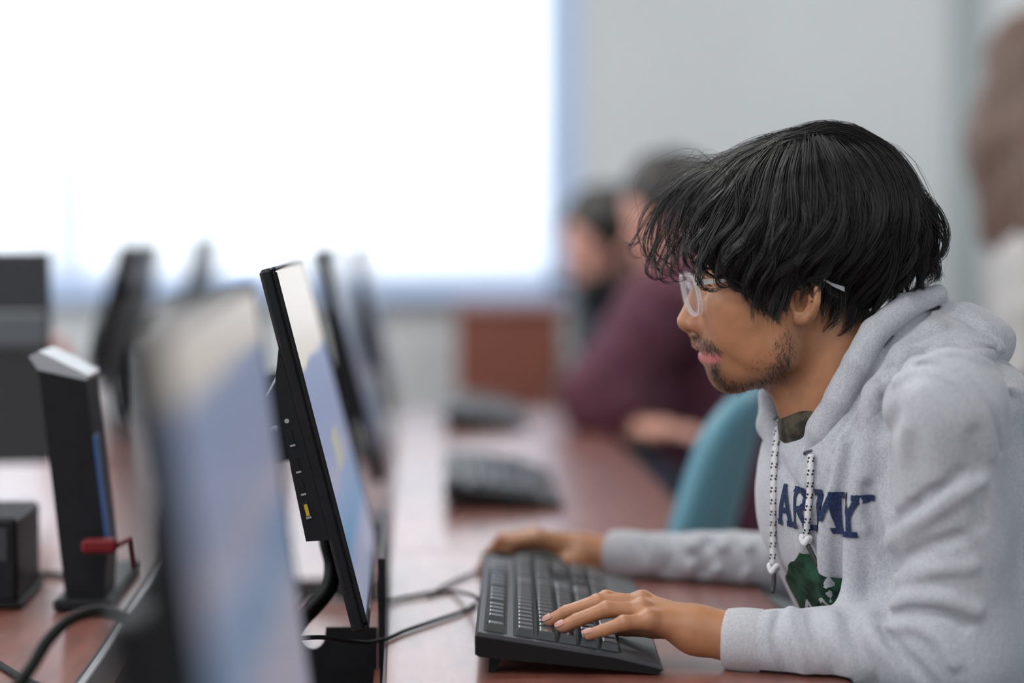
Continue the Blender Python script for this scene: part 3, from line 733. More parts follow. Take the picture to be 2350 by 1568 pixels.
# ------------------------------------------------------------------ cables
def cable(name, pts, r, mat, label, n=60, cat='cable'):
    P = catmull(pts, n); c = P[0].copy()
    V, F = tube_mesh(P-c, r, 8); o = mesh_obj(name, V, F, mat, smooth=True); o.location = c
    return tag(o, label, cat)
Z1 = TABLE+0.0028
kbk = lambda px, py: atZ(px, py, Z1)
cable('keyboard_cable', [atZ(1099, 1376, TABLE+0.024), atZ(1082, 1366, TABLE+0.014), kbk(1040, 1358), kbk(995, 1360), kbk(930, 1371), kbk(890, 1378), atY(860, 1374, 2.29), atY(800, 1366, 2.30), atY(755, 1358, 2.30), atY(700, 1372, 2.28), atY(640, 1415, 2.24)], 0.0021, 'cable_rubber', 'thin black keyboard cable passing behind the sharp monitor\'s foot')
cable('mouse_cable', [atZ(1122, 1303, TABLE+0.006), kbk(1085, 1316), kbk(1050, 1330), kbk(1020, 1345), kbk(985, 1366)], 0.0018, 'cable_rubber', 'short thin cable curving from the mouse across the pale desk')
cable('looped_cable', [kbk(1093, 1384), kbk(1070, 1400), kbk(1000, 1424), kbk(930, 1448), kbk(890, 1466), atY(868, 1470, 2.02), atY(840, 1475, 2.00), atY(790, 1470, 1.98), atY(730, 1463, 1.96), atY(640, 1470, 1.93), atY(520, 1481, 1.9)], 0.0021, 'cable_rubber', 'black cable sagging over the desk\'s back edge below the monitor')
for k, (dx, dd_, lab) in enumerate([(0, 0, 'inner'), (9, 0.012, 'outer'), (-7, 0.026, 'rear')]):
    cable('monitor_cable', [atY(742+dx, 1205, 2.07+dd_), atY(748+dx, 1250, 2.07+dd_), atY(760+dx*1.2, 1300, 2.07+dd_), atY(752+dx*1.5, 1350, 2.06+dd_), atY(715+dx*2, 1395, 2.05+dd_), atY(672+dx*2, 1440, 2.04+dd_), atY(640+dx*2, 1490, 2.03+dd_)], 0.0048-0.0006*k, 'cable_rubber', 'thick black monitor lead, the %s of three below the side ports' % lab)
cable('black_cable_loop', [atY(20, 1600, 1.66), atY(70, 1535, 1.68), atY(110, 1470, 1.70), atY(165, 1420, 1.72), atY(235, 1403, 1.74), atY(300, 1428, 1.77), atY(332, 1475, 1.80), atY(325, 1540, 1.82)], 0.0052, 'cable_rubber', 'thick black cable arching over the trough rails')
cable('thin_cable', [atZ(-40, 1500, TABLE+0.003), atZ(30, 1545, TABLE+0.003), atZ(80, 1570, TABLE+0.003), atZ(150, 1600, TABLE+0.003)], 0.0032, 'cable_rubber', 'short black cable lying on the opposite desk near the arched cable')
cable('grey_cable', [atZ(40, 1330, TABLE+0.004), atZ(100, 1318, TABLE+0.004), atZ(150, 1322, TABLE+0.004), atZ(190, 1340, TABLE+0.004)], 0.0035, 'cable_rubber', 'curved cable on the opposite desk beside the black box')
# hanging leads behind the opposite monitor
cable('hanging_cable', [atY(268, 880, 4.05), atY(285, 940, 4.02), atY(300, 1010, 4.0), atY(305, 1060, 3.98), atY(320, 1110, 3.97)], 0.006, 'cable_rubber', 'black lead hanging below the tilted dark monitor back')
# stray tie ends on the monitor's rear
cable('cable_tie', [atY(632, 984, 2.06), atY(600, 992, 2.04), atY(566, 1005, 2.02)], np.linspace(0.0028, 0.0004, 40), 'clear_tie', 'pale cable tie end sticking out behind the sharp monitor', 40, 'cable tie')
cable('cable_tie', [atY(648, 846, 2.06), atY(630, 876, 2.05), atY(610, 910, 2.04)], 0.0009, 'clear_tie', 'thin translucent tie end on the upper rear of the sharp monitor', 20, 'cable tie')

# ------------------------------------------------------------------ the student: a local frame in photo-scale units (1 unit = S metres)
S = 2.0/FPX; A_F = math.radians(4.0)
HO = atD(1850, 640, 2.0)
HU = np.array([math.cos(A_F), -math.sin(A_F), 0.0]); HV = np.array([0., 0., 1.]); HW = np.array([-math.sin(A_F), -math.cos(A_F), 0.0])
HB = np.stack([HU, HV, HW])
CAML = (HB @ (CAM-HO))/S
def Lw(px, py, w):
    """local point seen at pixel px,py whose sideways position is w (towards the camera)"""
    d = HB @ ray(px, py); t = (w-CAML[2])/d[2]
    return CAML+d*t
def Ls(pts): return [Lw(*p) for p in pts]
def to_world(V): return HO+(np.asarray(V, float)*S) @ HB
def Lz(px, py, z):              # local point on a level plane
    return (HB @ (atZ(px, py, z)-HO))/S
def w_of_depth(px, py, Y):
    return (HB @ (atY(px, py, Y)-HO))/S
def px_of(V):
    return to_px(to_world(V))
def rays_px(pp):
    D = np.array([HB @ ray(x, y) for x, y in pp], np.float32)
    D /= np.linalg.norm(D, axis=1)[:, None]
    return D
def mir(P):
    Q = P.copy(); Q[:, 2] = np.abs(Q[:, 2]); return Q

# ---- head
HP = {}
def head_pre():
    c = Lw
    HP.update(cran=c(1832, 533, 0), face=c(1694, 715, 0), cheek=c(1692, 672, 92), jawa=c(1800, 808, 98), chin=c(1677, 860, 24), ram=c(1822, 690, 122),
              mouth=c(1690, 790, 0), chinb=c(1676, 862, 0), brow0=c(1614, 607, 0), brow1=c(1640, 606, 88), floor=c(1748, 822, 0),
              nb=c(1610, 640, 0), nm=c(1594, 690, 0), nt=c(1578, 737, 0), ala=c(1602, 744, 27), nos=c(1590, 763, 15), sub=c(1598, 768, 0),
              ul=c(1604, 791, 0), ul1=c(1622, 797, 34), ul2=c(1643, 809, 52), ll=c(1620, 819, 0), ll1=c(1630, 820, 26), ll2=c(1645, 814, 46),
              m0=c(1600, 805, 0), m1=c(1622, 806, 32), m2=c(1648, 812, 58), eye=c(1640, 640, 72), sock=c(1602, 645, 74),
              n0=c(1872, 730, 0), n1=c(1990, 1000, 0), t0=c(1806, 852, 0), t1=c(1868, 985, 0), temple=c(1660, 600, 150), cheekb=c(1738, 722, 106))
head_pre()
EAR = dict(disk=Lw(1848, 690, 164), con=Lw(1838, 694, 190), hel=Ls([(1822, 676, 160), (1821, 652, 164), (1838, 637, 170), (1861, 641, 178), (1876, 664, 190), (1875, 694, 190), (1863, 719, 178), (1848, 734, 170)]),
           lob=Lw(1838, 731, 164), anti=Ls([(1852, 660, 176), (1859, 688, 180), (1848, 714, 174)]), tra=Lw(1816, 697, 156))
CREASE = Ls([(1610, 726, 34), (1624, 736, 38), (1628, 750, 40), (1620, 764, 36)]); NLF = Ls([(1630, 752, 44), (1648, 778, 58), (1658, 804, 66)])
def ear_sdf(M):
    d = ell(M, EAR['disk'], (34, 52, 14))
    d = smax(d, -ell(M, EAR['con'], (19, 27, 40)), 5)
    d = smin(d, chain(M, EAR['hel'], [7, 7.5, 7.5, 8, 8.5, 8.5, 8.5, 8.5]), 4)
    d = smin(d, chain(M, EAR['anti'], [5, 6, 5.5]), 5)
    d = smin(d, ell(M, EAR['lob'], (17, 17, 11)), 8)
    d = smin(d, ell(M, EAR['tra'], (9, 12, 10)), 8)
    return d
def head_core(P):
    M = mir(P); h = HP
    d = ell(M, h['cran'], (232, 186, 176))
    f = ell(M, h['face'], (92, 150, 112))
    f = smin(f, ell(M, h['cheek'], (60, 60, 46)), 60)
    f = smin(f, ell(M, h['cheekb'], (95, 105, 32)), 60)
    j = cap(M, h['jawa'], h['chin'], 38, 34); j = smin(j, cap(M, h['ram'], h['jawa'], 42, 38), 30)
    f = smin(f, j, 55)
    f = smin(f, ell(M, h['mouth'], (76, 92, 84)), 40)
    f = smin(f, ell(M, h['floor'], (92, 62, 88)), 40)
    f = smin(f, ell(M, h['chinb'], (40, 36, 40)), 26)
    d = smin(d, f, 40)
    d = smin(d, cap(M, h['brow0'], h['brow1'], 22, 20), 24)
    d = smax(d, -ell(M, h['sock'], (40, 26, 42)), 26)
    return d
def head_sdf(P):
    M = mir(P); h = HP
    d = head_core(P)
    # eyelids
    d = smin(d, ell(M, h['eye'], (31, 29, 33)), 10)
    # nose
    n = chain(M, [h['nb'], h['nm'], h['nt']], [15, 17, 24], 8)
    n = smin(n, ell(M, h['ala'], (25, 19, 14)), 14)
    n = smin(n, cap(M, h['nt'], h['sub'], 16, 12), 12)
    d = smin(d, n, 20)
    d = smax(d, -ell(M, h['nos'], (10, 7, 7)), 5)
    # lips
    d = smin(d, cap(M, h['sub'], h['ul'], 12, 12), 16)
    u = chain(M, [h['ul'], h['ul1'], h['ul2']], [15, 12, 7], 6); d = smin(d, u, 10)
    lo = chain(M, [h['ll'], h['ll1'], h['ll2']], [17, 15, 8], 6); d = smin(d, lo, 10)
    d = smax(d, -chain(M, [h['m0']-np.array([14, 0, 0]), h['m0'], h['m1'], h['m2']], [4.5, 4.0, 2.6, 1.2]), 6)
    d = d+2.6*np.exp(-(poly_dist(M, CREASE)/5.5)**2)+1.3*np.exp(-(poly_dist(M, NLF)/9)**2)
    d = np.where(ear_sdf(M) < 40, smax(smin(d, ear_sdf(M), 6), -ell(M, EAR['con'], (16, 23, 36)), 4), d)
    nk = cap(M, h['n0'], h['n1'], 116, 138); nk = smin(nk, cap(M, h['t0'], h['t1'], 52, 66), 50)
    d = smin(d, nk, 34)
    return d

# ---- hands: joints given as pixel + sideways position
def finger(M, pts, rs): return chain(M, pts, rs, 3)
KT = TABLE
LH = dict(
    wrist=Lw(1598, 1446, 225), wrist2=Lw(1690, 1464, 236),
    mcp=[Lw(1488, 1392, 150), Lw(1474, 1383, 190), Lw(1474, 1402, 232), Lw(1490, 1426, 268)],
    pip=[Lw(1392, 1374, 150), Lw(1372, 1383, 196), Lw(1392, 1399, 240), Lw(1432, 1430, 286)],
    dip=[Lw(1330, 1396, 150), Lw(1300, 1406, 198), Lw(1324, 1424, 246), Lw(1384, 1447, 292)],
    tip=[Lw(1298, 1420, 150), Lw(1262, 1426, 198), Lw(1290, 1440, 248), Lw(1352, 1457, 294)],
    th=[Lw(1570, 1440, 160), Lw(1500, 1440, 120), Lw(1440, 1440, 108), Lw(1400, 1444, 108)])
def lhand_sdf(P):
    h = LH
    d = cap(P, h['wrist2'], h['wrist'], 58, 50)
    pal = None
    for k, r in zip(range(4), (23, 23, 22, 20)):
        e = cap(P, h['wrist'], h['mcp'][k], 36, r); pal = e if pal is None else smin(pal, e, 30)
    d = smin(d, pal, 30)
    for k in range(4):
        s = (1.0, 1.03, 1.0, 0.9)[k]
        f = chain(P, [h['mcp'][k], h['pip'][k], h['dip'][k], h['tip'][k]], [20.5*s, 18*s, 15.5*s, 13.8*s], 4)
        f = smin(f, ell(P, h['pip'][k], (18.6*s, 18.6*s, 18.6*s)), 6)
        d = smin(d, f, 12)
    d = smin(d, chain(P, h['th'], [30, 25, 20, 17], 6), 22)
    for k in range(4): d = smin(d, ell(P, h['mcp'][k]+np.array([0, 6, 0]), (20, 18, 18)), 14)
    # tendons
    for k in range(4): d = d-2.2*np.exp(-(cap(P, h['wrist']+np.array([0, 30, 0]), h['mcp'][k]+np.array([0, 20, 0]), 0, 0)/9)**2)
    return d
RW = w_of_depth(1250, 1270, 2.42)[2]      # sideways position of the far hand
RH = dict(
    wrist=Lw(1338, 1270, RW+8), wrist2=Lw(1420, 1278, RW+20),
    mcp=[Lw(1236, 1236, RW+44), Lw(1226, 1230, RW+4), Lw(1232, 1236, RW-36), Lw(1246, 1248, RW-72)],
    pip=[Lw(1176, 1246, RW+58), Lw(1152, 1240, RW+8), Lw(1150, 1246, RW-40), Lw(1180, 1264, RW-86)],
    dip=[Lw(1166, 1276, RW+58), Lw(1124, 1272, RW+8), Lw(1120, 1276, RW-42), Lw(1150, 1290, RW-90)],
    tip=[Lw(1160, 1296, RW+56), Lw(1112, 1302, RW+8), Lw(1106, 1304, RW-42), Lw(1136, 1310, RW-90)],
    th=[Lw(1322, 1290, RW+44), Lw(1280, 1306, RW+76), Lw(1240, 1314, RW+88), Lw(1206, 1318, RW+80)])
def rhand_sdf(P):
    h = RH
    d = cap(P, h['wrist2'], h['wrist'], 56, 47)
    pal = None
    for k, r in zip(range(4), (24, 24, 22, 20)):
        e = cap(P, h['wrist'], h['mcp'][k], 38, r); pal = e if pal is None else smin(pal, e, 30)
    d = smin(d, pal, 30)
    for k in range(4):
        s = (1.0, 1.03, 1.0, 0.9)[k]
        d = smin(d, chain(P, [h['mcp'][k], h['pip'][k], h['dip'][k], h['tip'][k]], [22*s, 20*s, 17*s, 15*s], 5), 12)
    d = smin(d, chain(P, h['th'], [32, 27, 22, 18], 6), 22)
    return d

# ---- clothes
c20, s20 = math.cos(math.radians(33)), math.sin(math.radians(33))
RT = np.array([[-c20, 0, s20], [0, 1, 0], [s20, 0, c20]])          # chest front, up, towards the near shoulder
NS = Lw(2172, 938, 395); FS = Lw(1868, 960, -330)
NE = Lw(2200, 1502, 330); FE = Lw(1850, 1296, w_of_depth(1850, 1296, 2.33)[2])
NWR = Lw(1668, 1466, 236); FWR = Lw(1400, 1274, RW+14)
CH = dict(chest=Lw(2046, 1140, 0), belly=Lw(2150, 1480, 0), up=Lw(2120, 900, 20))
def torso_sdf(P, g=0.0):
    d = rell(P, CH['chest'], (262+g, 330+g, 380+g), RT)
    d = smin(d, rell(P, CH['belly'], (240+g, 360+g, 375+g), RT), 120)
    d = smin(d, rell(P, CH['up'], (175+g, 120+g, 290+g), RT), 110)
    return d
HOODN = Ls([(2150, 676, 40), (2075, 706, 110), (2010, 762, 150), (1965, 835, 162), (1925, 915, 152), (1886, 990, 122), (1860, 1046, 86)])
HOODN2 = Ls([(2222, 735, 40), (2140, 768, 150), (2074, 826, 196), (2022, 905, 208), (1984, 980, 194), (1936, 1042, 156), (1896, 1082, 108)])
HOODF = Ls([(2120, 690, -60), (1990, 780, -150), (1880, 830, -165), (1800, 870, -150), (1776, 912, -128), (1772, 975, -104), (1800, 1035, -40), (1838, 1072, 40)])
HOODB = dict(a=Lw(2200, 790, 0), b=Lw(2270, 775, 20))
NECKCUT = [Lw(1850, 720, 0), Lw(1900, 900, 0), Lw(1935, 985, 0)]
def hood_sdf(P):
    d = chain(P, HOODN, [24, 31, 33, 34, 34, 34, 32], 8)
    d2 = chain(P, HOODN2, [28, 34, 36, 34, 31, 27, 18], 14)
    d = smin(d, d2, 3)
    d = smin(d, chain(P, HOODF, [36, 42, 42, 40, 34, 34, 36, 32], 12), 3)
    b = ell(P, HOODB['a'], (112, 96, 190)); b = smin(b, cap(P, Lw(2292, 778, 60), Lw(2292, 790, -90), 26, 26), 50)
    b = smin(b, cap(P, Lw(2155, 672, 34), Lw(2150, 680, -60), 20, 20), 30)
    b = smin(b, cap(P, Lw(2210, 728, 60), Lw(2300, 775, 60), 28, 24), 26)
    b = smin(b, ell(P, Lw(2190, 812, 170), (95, 52, 110)), 30); b = smin(b, chain(P, Ls([(2130, 742, 60), (2080, 786, 120), (2030, 850, 150), (1990, 920, 150)]), [34, 36, 36, 30]), 12)
    d = smin(d, b, 6)
    return d
def sleeve_near(P):
    d = cap(P, NS, NE, 118, 112)
    d = smin(d, cap(P, NE, NWR, 112, 62), 70)
    d = smin(d, ell(P, NS, (118, 108, 108)), 60)
    return d
def sleeve_far(P):
    d = cap(P, FS, FE, 115, 92)
    d = smin(d, cap(P, FE, FWR, 90, 64), 60)
    return d
FOLDS = []      # (points in local space, amplitude, width): + raises, - presses in
def hoodie_raw(P):
    d = torso_sdf(P)
    d = smin(d, sleeve_near(P), 70)
    d = smin(d, sleeve_far(P), 60)
    # neck opening
    d = smax(d, -chain(P, NECKCUT, [150, 128, 92], 10), 14)
    # cut the cuffs square
    return d
V_TABLE = (TABLE+0.0025-HO[2])/S
def off_desk(P, d):           # cloth flattened where it rests on the desk
    x = HO[0]+(P[:, 0]*HU[0]+P[:, 2]*HW[0])*S
    box = np.maximum(P[:, 1]-V_TABLE, (x-(DX1+0.003))/S)
    return smax(d, -box.astype(np.float32), 5)
def cuff_planes(P, d):
    d = off_desk(P, d)
    for a, b in ((NE, NWR), (FE, FWR)):
        n = (b-a)/np.linalg.norm(b-a)
        near = np.linalg.norm(P-b, axis=1) < 260
        pl = (P-(b+n*(2 if b is NWR else 6))) @ n
        d = np.where(near, smax(d, pl, 6), d)
    return d
def full_raw(P): return np.minimum(hoodie_raw(P), hood_cut(P))
def hood_cut(P): return smax(hood_sdf(P), -chain(P, NECKCUT, [150, 128, 92], 10), 10)
def hoodie_sdf(P, raw=None):
    d = (raw or hoodie_raw)(P)
    near = np.abs(d) < 60
    if near.any():
        Q = P[near]; dd = d[near]
        x, y, z = Q[:, 0], Q[:, 1], Q[:, 2]
        dd = dd-2.4*np.sin(x/47+1.3*np.sin(y/61))*np.sin(y/53+z/71)-1.6*np.sin(x/19+y/31+z/23)
        for pts, lo, hi, amp, wd in FOLDS:
            m_ = ((Q > lo-3*wd) & (Q < hi+3*wd)).all(1)
            if m_.any():
                dd[m_] -= 1.8*amp*np.exp(-(poly_dist(Q[m_], pts)/wd)**2)
        d = d.copy(); d[near] = dd
    return cuff_planes(P, d)
def fold(pp, amp, wd):
    D = rays_px(pp); O = np.broadcast_to(CAML.astype(np.float32), D.shape)
    t0 = float(np.linalg.norm(CAML)*0.70)
    X, ok = trace(full_raw, O, D, t0, 1e9, 90)
    pts = [p.astype(np.float32) for p in catmull(X, max(6, 3*len(pp)))]
    A_ = np.array(pts); FOLDS.append((pts, A_.min(0), A_.max(0), amp, wd))
# near sleeve
for pp, a, w in [
    ([(2060, 858), (2110, 838), (2170, 846), (2232, 884), (2275, 945), (2298, 1040)], -17, 6),     # armhole seam
    ([(2060, 872), (2112, 853), (2168, 862), (2222, 898), (2260, 955), (2280, 1040)], 9, 12),
    ([(1990, 1120), (2000, 1190), (2022, 1250), (2038, 1300), (2030, 1400)], -34, 15),             # arm against body
    ([(1975, 1050), (1985, 1150), (1994, 1210)], 12, 16),
    ([(2040, 1245), (2110, 1195), (2190, 1140), (2250, 1110)], 13, 17),                            # pulls across the upper arm
    ([(2045, 1205), (2120, 1150), (2200, 1090)], -11, 15),
    ([(2050, 1300), (2120, 1262), (2200, 1235)], -9, 15),
    ([(2060, 1330), (2140, 1310), (2230, 1300)], 8, 16),
    ([(2030, 1395), (2090, 1372), (2160, 1375), (2240, 1400)], 16, 15),                            # crook of the elbow
    ([(2035, 1418), (2095, 1402), (2160, 1410), (2215, 1440)], -17, 10),
    ([(2040, 1440), (2100, 1436), (2160, 1470), (2190, 1520)], 13, 14),
    ([(2030, 1445), (2060, 1490), (2110, 1540), (2140, 1575)], -12, 12),
    ([(1990, 1420), (2010, 1470), (2050, 1530), (2070, 1575)], 11, 15),
    ([(1950, 1420), (1965, 1470), (2000, 1530), (2010, 1570)], -10, 13),
    ([(1910, 1410), (1915, 1460), (1945, 1520), (1960, 1560)], 10, 14),
    ([(1860, 1405), (1868, 1450), (1895, 1510), (1910, 1555)], -9, 12),
    ([(1815, 1400), (1812, 1440), (1835, 1500), (1850, 1550)], 9, 13),
    ([(1790, 1405), (1778, 1445), (1782, 1490), (1800, 1540)], -8, 9),
    ([(2110, 900), (2140, 1000), (2150, 1100)], 8, 30),
    ([(2050, 960), (2030, 1060), (2040, 1160)], -9, 22),
    ([(2235, 1000), (2250, 1100), (2250, 1200)], -7, 20),
    ([(2080, 980), (2075, 1060), (2090, 1130)], 7, 20),
    # chest drape
    ([(2005, 905), (1985, 1000), (1968, 1110), (1955, 1240), (1948, 1390)], 24, 24),
    ([(1965, 985), (1950, 1060), (1935, 1140), (1930, 1250), (1928, 1380)], -20, 18),
    ([(1935, 1020), (1915, 1100), (1896, 1190), (1893, 1260), (1900, 1370)], 13, 18),
    ([(1905, 1090), (1880, 1160), (1866, 1230), (1862, 1300)], -9, 14),
    ([(1850, 1110), (1838, 1190), (1840, 1260)], 7, 14),
    ([(1790, 1060), (1830, 1120), (1880, 1140)], -6, 12),
    # hood folds
    ([(2150, 705), (2105, 738), (2048, 792), (2000, 868), (1962, 940), (1915, 1015)], -13, 7),
    ([(2100, 800), (2060, 850), (2022, 920), (1985, 1000)], -9, 9),
    ([(2040, 850), (1995, 915), (1955, 985), (1915, 1045)], -9, 6),
    ([(2300, 800), (2230, 768), (2170, 770), (2100, 800)], 12, 12),
    ([(2320, 835), (2240, 790), (2170, 790), (2110, 815), (2060, 860)], -7, 9),
    ([(2330, 900), (2260, 830), (2190, 812), (2120, 828), (2060, 875)], 9, 13),
    ([(2010, 880), (2045, 842), (2075, 862)], -4, 8),
    ([(2200, 705), (2250, 735), (2300, 772)], 9, 9),
    ([(2190, 722), (2245, 752), (2290, 792)], -11, 8),
    ([(1845, 1040), (1838, 1066), (1856, 1090)], 8, 14),
    # far sleeve
    ([(1400, 1240), (1395, 1270), (1405, 1300)], -6, 8),
    ([(1480, 1232), (1500, 1260), (1490, 1300)], 10, 16),
    ([(1560, 1212), (1590, 1250), (1585, 1310)], 12, 18),
    ([(1530, 1222), (1545, 1260), (1530, 1310)], -9, 13),
    ([(1640, 1200), (1660, 1250), (1640, 1320)], 10, 16),
    ([(1612, 1205), (1625, 1250), (1612, 1310)], -9, 13),
    ([(1700, 1196), (1720, 1250), (1710, 1330)], 9, 15),
]: fold(pp, a, w)

BASE = to_world(Lw(2140, 1500, 0)); BASE[2] = 0.0
# ---- body mesh: head and neck, both hands, the covered arms and trunk
def tone_head(V):
    px, py = px_of(V); aw = np.abs(V[:, 2])
    # work in midline coordinates so both sides match
    u, v = V[:, 0]+1850, 640-V[:, 1]
    base = np.tile(np.array([0.425, 0.202, 0.102]), (len(V), 1))
    def seg(pts):
        P2 = np.stack([u, v, np.zeros_like(u)], 1).astype(np.float32); return poly_dist(P2, [np.array([a, b, 0], np.float32) for a, b in pts])
    def blend(mask, col): base[:] = base*(1-mask[:, None])+np.array(col)*mask[:, None]
    # rosier nose tip, cheeks and ears
    blend(0.30*np.exp(-(seg([(1580, 740), (1602, 748)])/30)**2), (0.36, 0.13, 0.075))
    blend(0.25*np.exp(-(seg([(1845, 660), (1850, 730)])/45)**2)*(aw > 130), (0.34, 0.135, 0.08))
    # stubble shade
    blend(0.50*np.exp(-(seg([(1640, 858), (1668, 886), (1730, 884), (1790, 862)])/30)**2), (0.075, 0.05, 0.038))
    blend(0.42*np.exp(-(seg([(1790, 862), (1796, 800), (1808, 760)])/36)**2)*(aw > 60), (0.10, 0.06, 0.042))
    blend(0.50*np.exp(-(seg([(1636, 838), (1640, 860)])/15)**2), (0.07, 0.045, 0.035))
    blend(0.60*np.exp(-(seg([(1592, 776), (1612, 782), (1645, 806)])/9)**2), (0.07, 0.045, 0.033))
    # lips
    ul = np.exp(-(np.minimum(seg([(1588, 793), (1606, 797), (1630, 806)]), 99)/6.5)**4); blend(0.85*ul, (0.36, 0.16, 0.13))
    ll = np.exp(-(seg([(1605, 819), (1618, 822), (1640, 818)])/11)**4); blend(0.95*ll, (0.55, 0.17, 0.17))
    # eyebrow under the hair
    blend(0.8*np.exp(-(seg([(1588, 600), (1625, 592), (1660, 604)])/8)**2)*(aw > 18), (0.02, 0.014, 0.011))
    return base
def tone_hand(V, h):
    base = np.tile(np.array([0.425, 0.202, 0.102]), (len(V), 1))
    P = V.astype(np.float32)
    for k in range(4):
        for j, r in ((h['pip'][k], 16), (h['mcp'][k]+np.array([0, 16, 0]), 20)):
            mk = 0.35*np.exp(-(np.linalg.norm(P-j.astype(np.float32), axis=1)/r)**2); base = base*(1-mk[:, None])+np.array([0.30, 0.12, 0.07])*mk[:, None]
        mk = 0.5*np.exp(-(np.linalg.norm(P-h['tip'][k].astype(np.float32), axis=1)/20)**2); base = base*(1-mk[:, None])+np.array([0.42, 0.185, 0.135])*mk[:, None]
    return base
def bbox(pts, pad):
    A_ = np.array(pts); return A_.min(0)-pad, A_.max(0)+pad
parts = []
V, F = surface(head_sdf, (-330, -420, -215), (320, 320, 215), 3.6); parts.append((V, F, tone_head(V)))
for sd, h in ((lhand_sdf, LH), (rhand_sdf, RH)):
    lo, hi = bbox([h['wrist'], h['wrist2']]+h['mcp']+h['pip']+h['tip']+h['th'], 75)
    V, F = surface(sd, lo, hi, 2.8); parts.append((V, F, tone_hand(V, h)))
def trunk_sdf(P):
    d = torso_sdf(P, -55)
    d = smin(d, chain(P, [NS, NE, NWR, LH['wrist']], [70, 62, 46, 46]), 30)
    d = smin(d, chain(P, [FS, FE, FWR, RH['wrist']], [66, 56, 44, 44]), 30)
    d = smin(d, cap(P, HP['n1'], HP['n1']+np.array([60., -120., 0.]), 110, 120), 30)
    return d
V, F = surface(trunk_sdf, (-760, -1250, -1150), (520, -150, 520), 18, 4); parts.append((V, F, np.tile(np.array([0.37, 0.185, 0.105]), (len(V), 1))))
VV = np.vstack([p[0] for p in parts]); off = np.cumsum([0]+[len(p[0]) for p in parts[:-1]]); FF = np.vstack([p[1]+o for p, o in zip(parts, off)])
person = mesh_obj('person', to_world(VV), FF, 'skin', None, BASE, True)
ca = person.data.color_attributes.new('tone', 'FLOAT_COLOR', 'POINT')
ca.data.foreach_set('color', np.hstack([np.vstack([p[2] for p in parts]), np.ones((len(VV), 1))]).astype(np.float32).ravel())
tag(person, 'dark-haired student in glasses and a light grey hoodie typing at the sharp monitor', 'person')
def hero(name, V, F, mat, smooth=True, parent=None):
    """a part of the student given in local units"""
    o = mesh_obj(name, to_world(V)-BASE, F, mat, parent or person, None, smooth)
    return o
V, F = surface(hoodie_sdf, (-780, -1180, -1160), (680, 60, 560), 5.0)
hoodie = hero('hoodie', V, F, 'hoodie_fleece'); V, F = surface(lambda P: hoodie_sdf(P, hood_cut), (-160, -520, -330), (560, 60, 330), 4.0); hero('hood', V, F, 'hoodie_fleece', True, hoodie)
hoodie['label'] = 'light heather grey hooded sweatshirt with navy and green print'

# eyes
for sgn in (1, -1):
    e = HP['eye']*np.array([1, 1, sgn]); e = e+np.array([-1.2, 0, 0])
    mbk = MB(); n1, n2 = 16, 10; Vs = []; Fs = []
    for j in range(n2+1):
        ph = math.pi*j/n2
        for i in range(n1): a = 2*math.pi*i/n1; Vs.append(e+30*np.array([-math.cos(ph), math.sin(ph)*math.cos(a), math.sin(ph)*math.sin(a)]))
    for j in range(n2):
        for i in range(n1): Fs.append([j*n1+i, (j+1)*n1+i, (j+1)*n1+(i+1) % n1, j*n1+(i+1) % n1])
    eb = hero('eye', Vs, Fs, 'eye_white')
# finger nails
for h, up in ((LH, 1), (RH, 1)):
    for k in range(4):
        t, d_ = h['tip'][k], h['dip'][k]; ax = (t-d_)/np.linalg.norm(t-d_); r = 15.5*(1.0, 1.03, 1.0, 0.9)[k]
        upv = np.array([0, 1., 0.15]) if h is LH else np.array([-0.3, 1., 0.2]); nn = upv-ax*(upv @ ax); nn /= np.linalg.norm(nn); sd = np.cross(ax, nn)
        Vs = []; Fs = []; na, nb = 7, 6
        for i in range(na):
            s_ = -8+22*i/(na-1); hwid = 0.62*(1 if i < na-2 else (0.85 if i == na-2 else 0.5))
            for j in range(nb):
                th = (j/(nb-1)-0.5)*2*hwid*1.45
                drop = 0 if s_ < 6 else (s_-6)**2*0.06
                Vs.append(t+ax*s_+nn*((r+0.9)*math.cos(th)-drop)+sd*(r+0.9)*math.sin(th))
        Fs = [[i*nb+j, i*nb+j+1, (i+1)*nb+j+1, (i+1)*nb+j] for i in range(na-1) for j in range(nb-1)]
        hero('fingernail', Vs, Fs, 'nail')

# ------------------------------------------------------------------ hair
HV_ = dict(a=Lw(1842, 515, 0), b=Lw(1985, 520, 0), c=Lw(1668, 490, 0), d=Lw(1800, 590, 95), e=Lw(1955, 640, 0), f=Lw(1700, 590, 110))
def hairvol(P, g=0.0):
    M = mir(P); h = HV_
    d = ell(M, h['a'], (228+g, 208+g, 208+g))
    d = smin(d, ell(M, h['b'], (128+g, 150+g, 178+g)), 60)
    d = smin(d, ell(M, h['c'], (92+g, 100+g, 140+g)), 50)
    d = smin(d, ell(M, h['d'], (130+g, 105+g, 98+g)), 60)
    d = smin(d, ell(M, h['e'], (98+g, 105+g, 140+g)), 50)
    d = smin(d, ell(M, h['f'], (66+g, 62+g, 66+g)), 40)
    return d
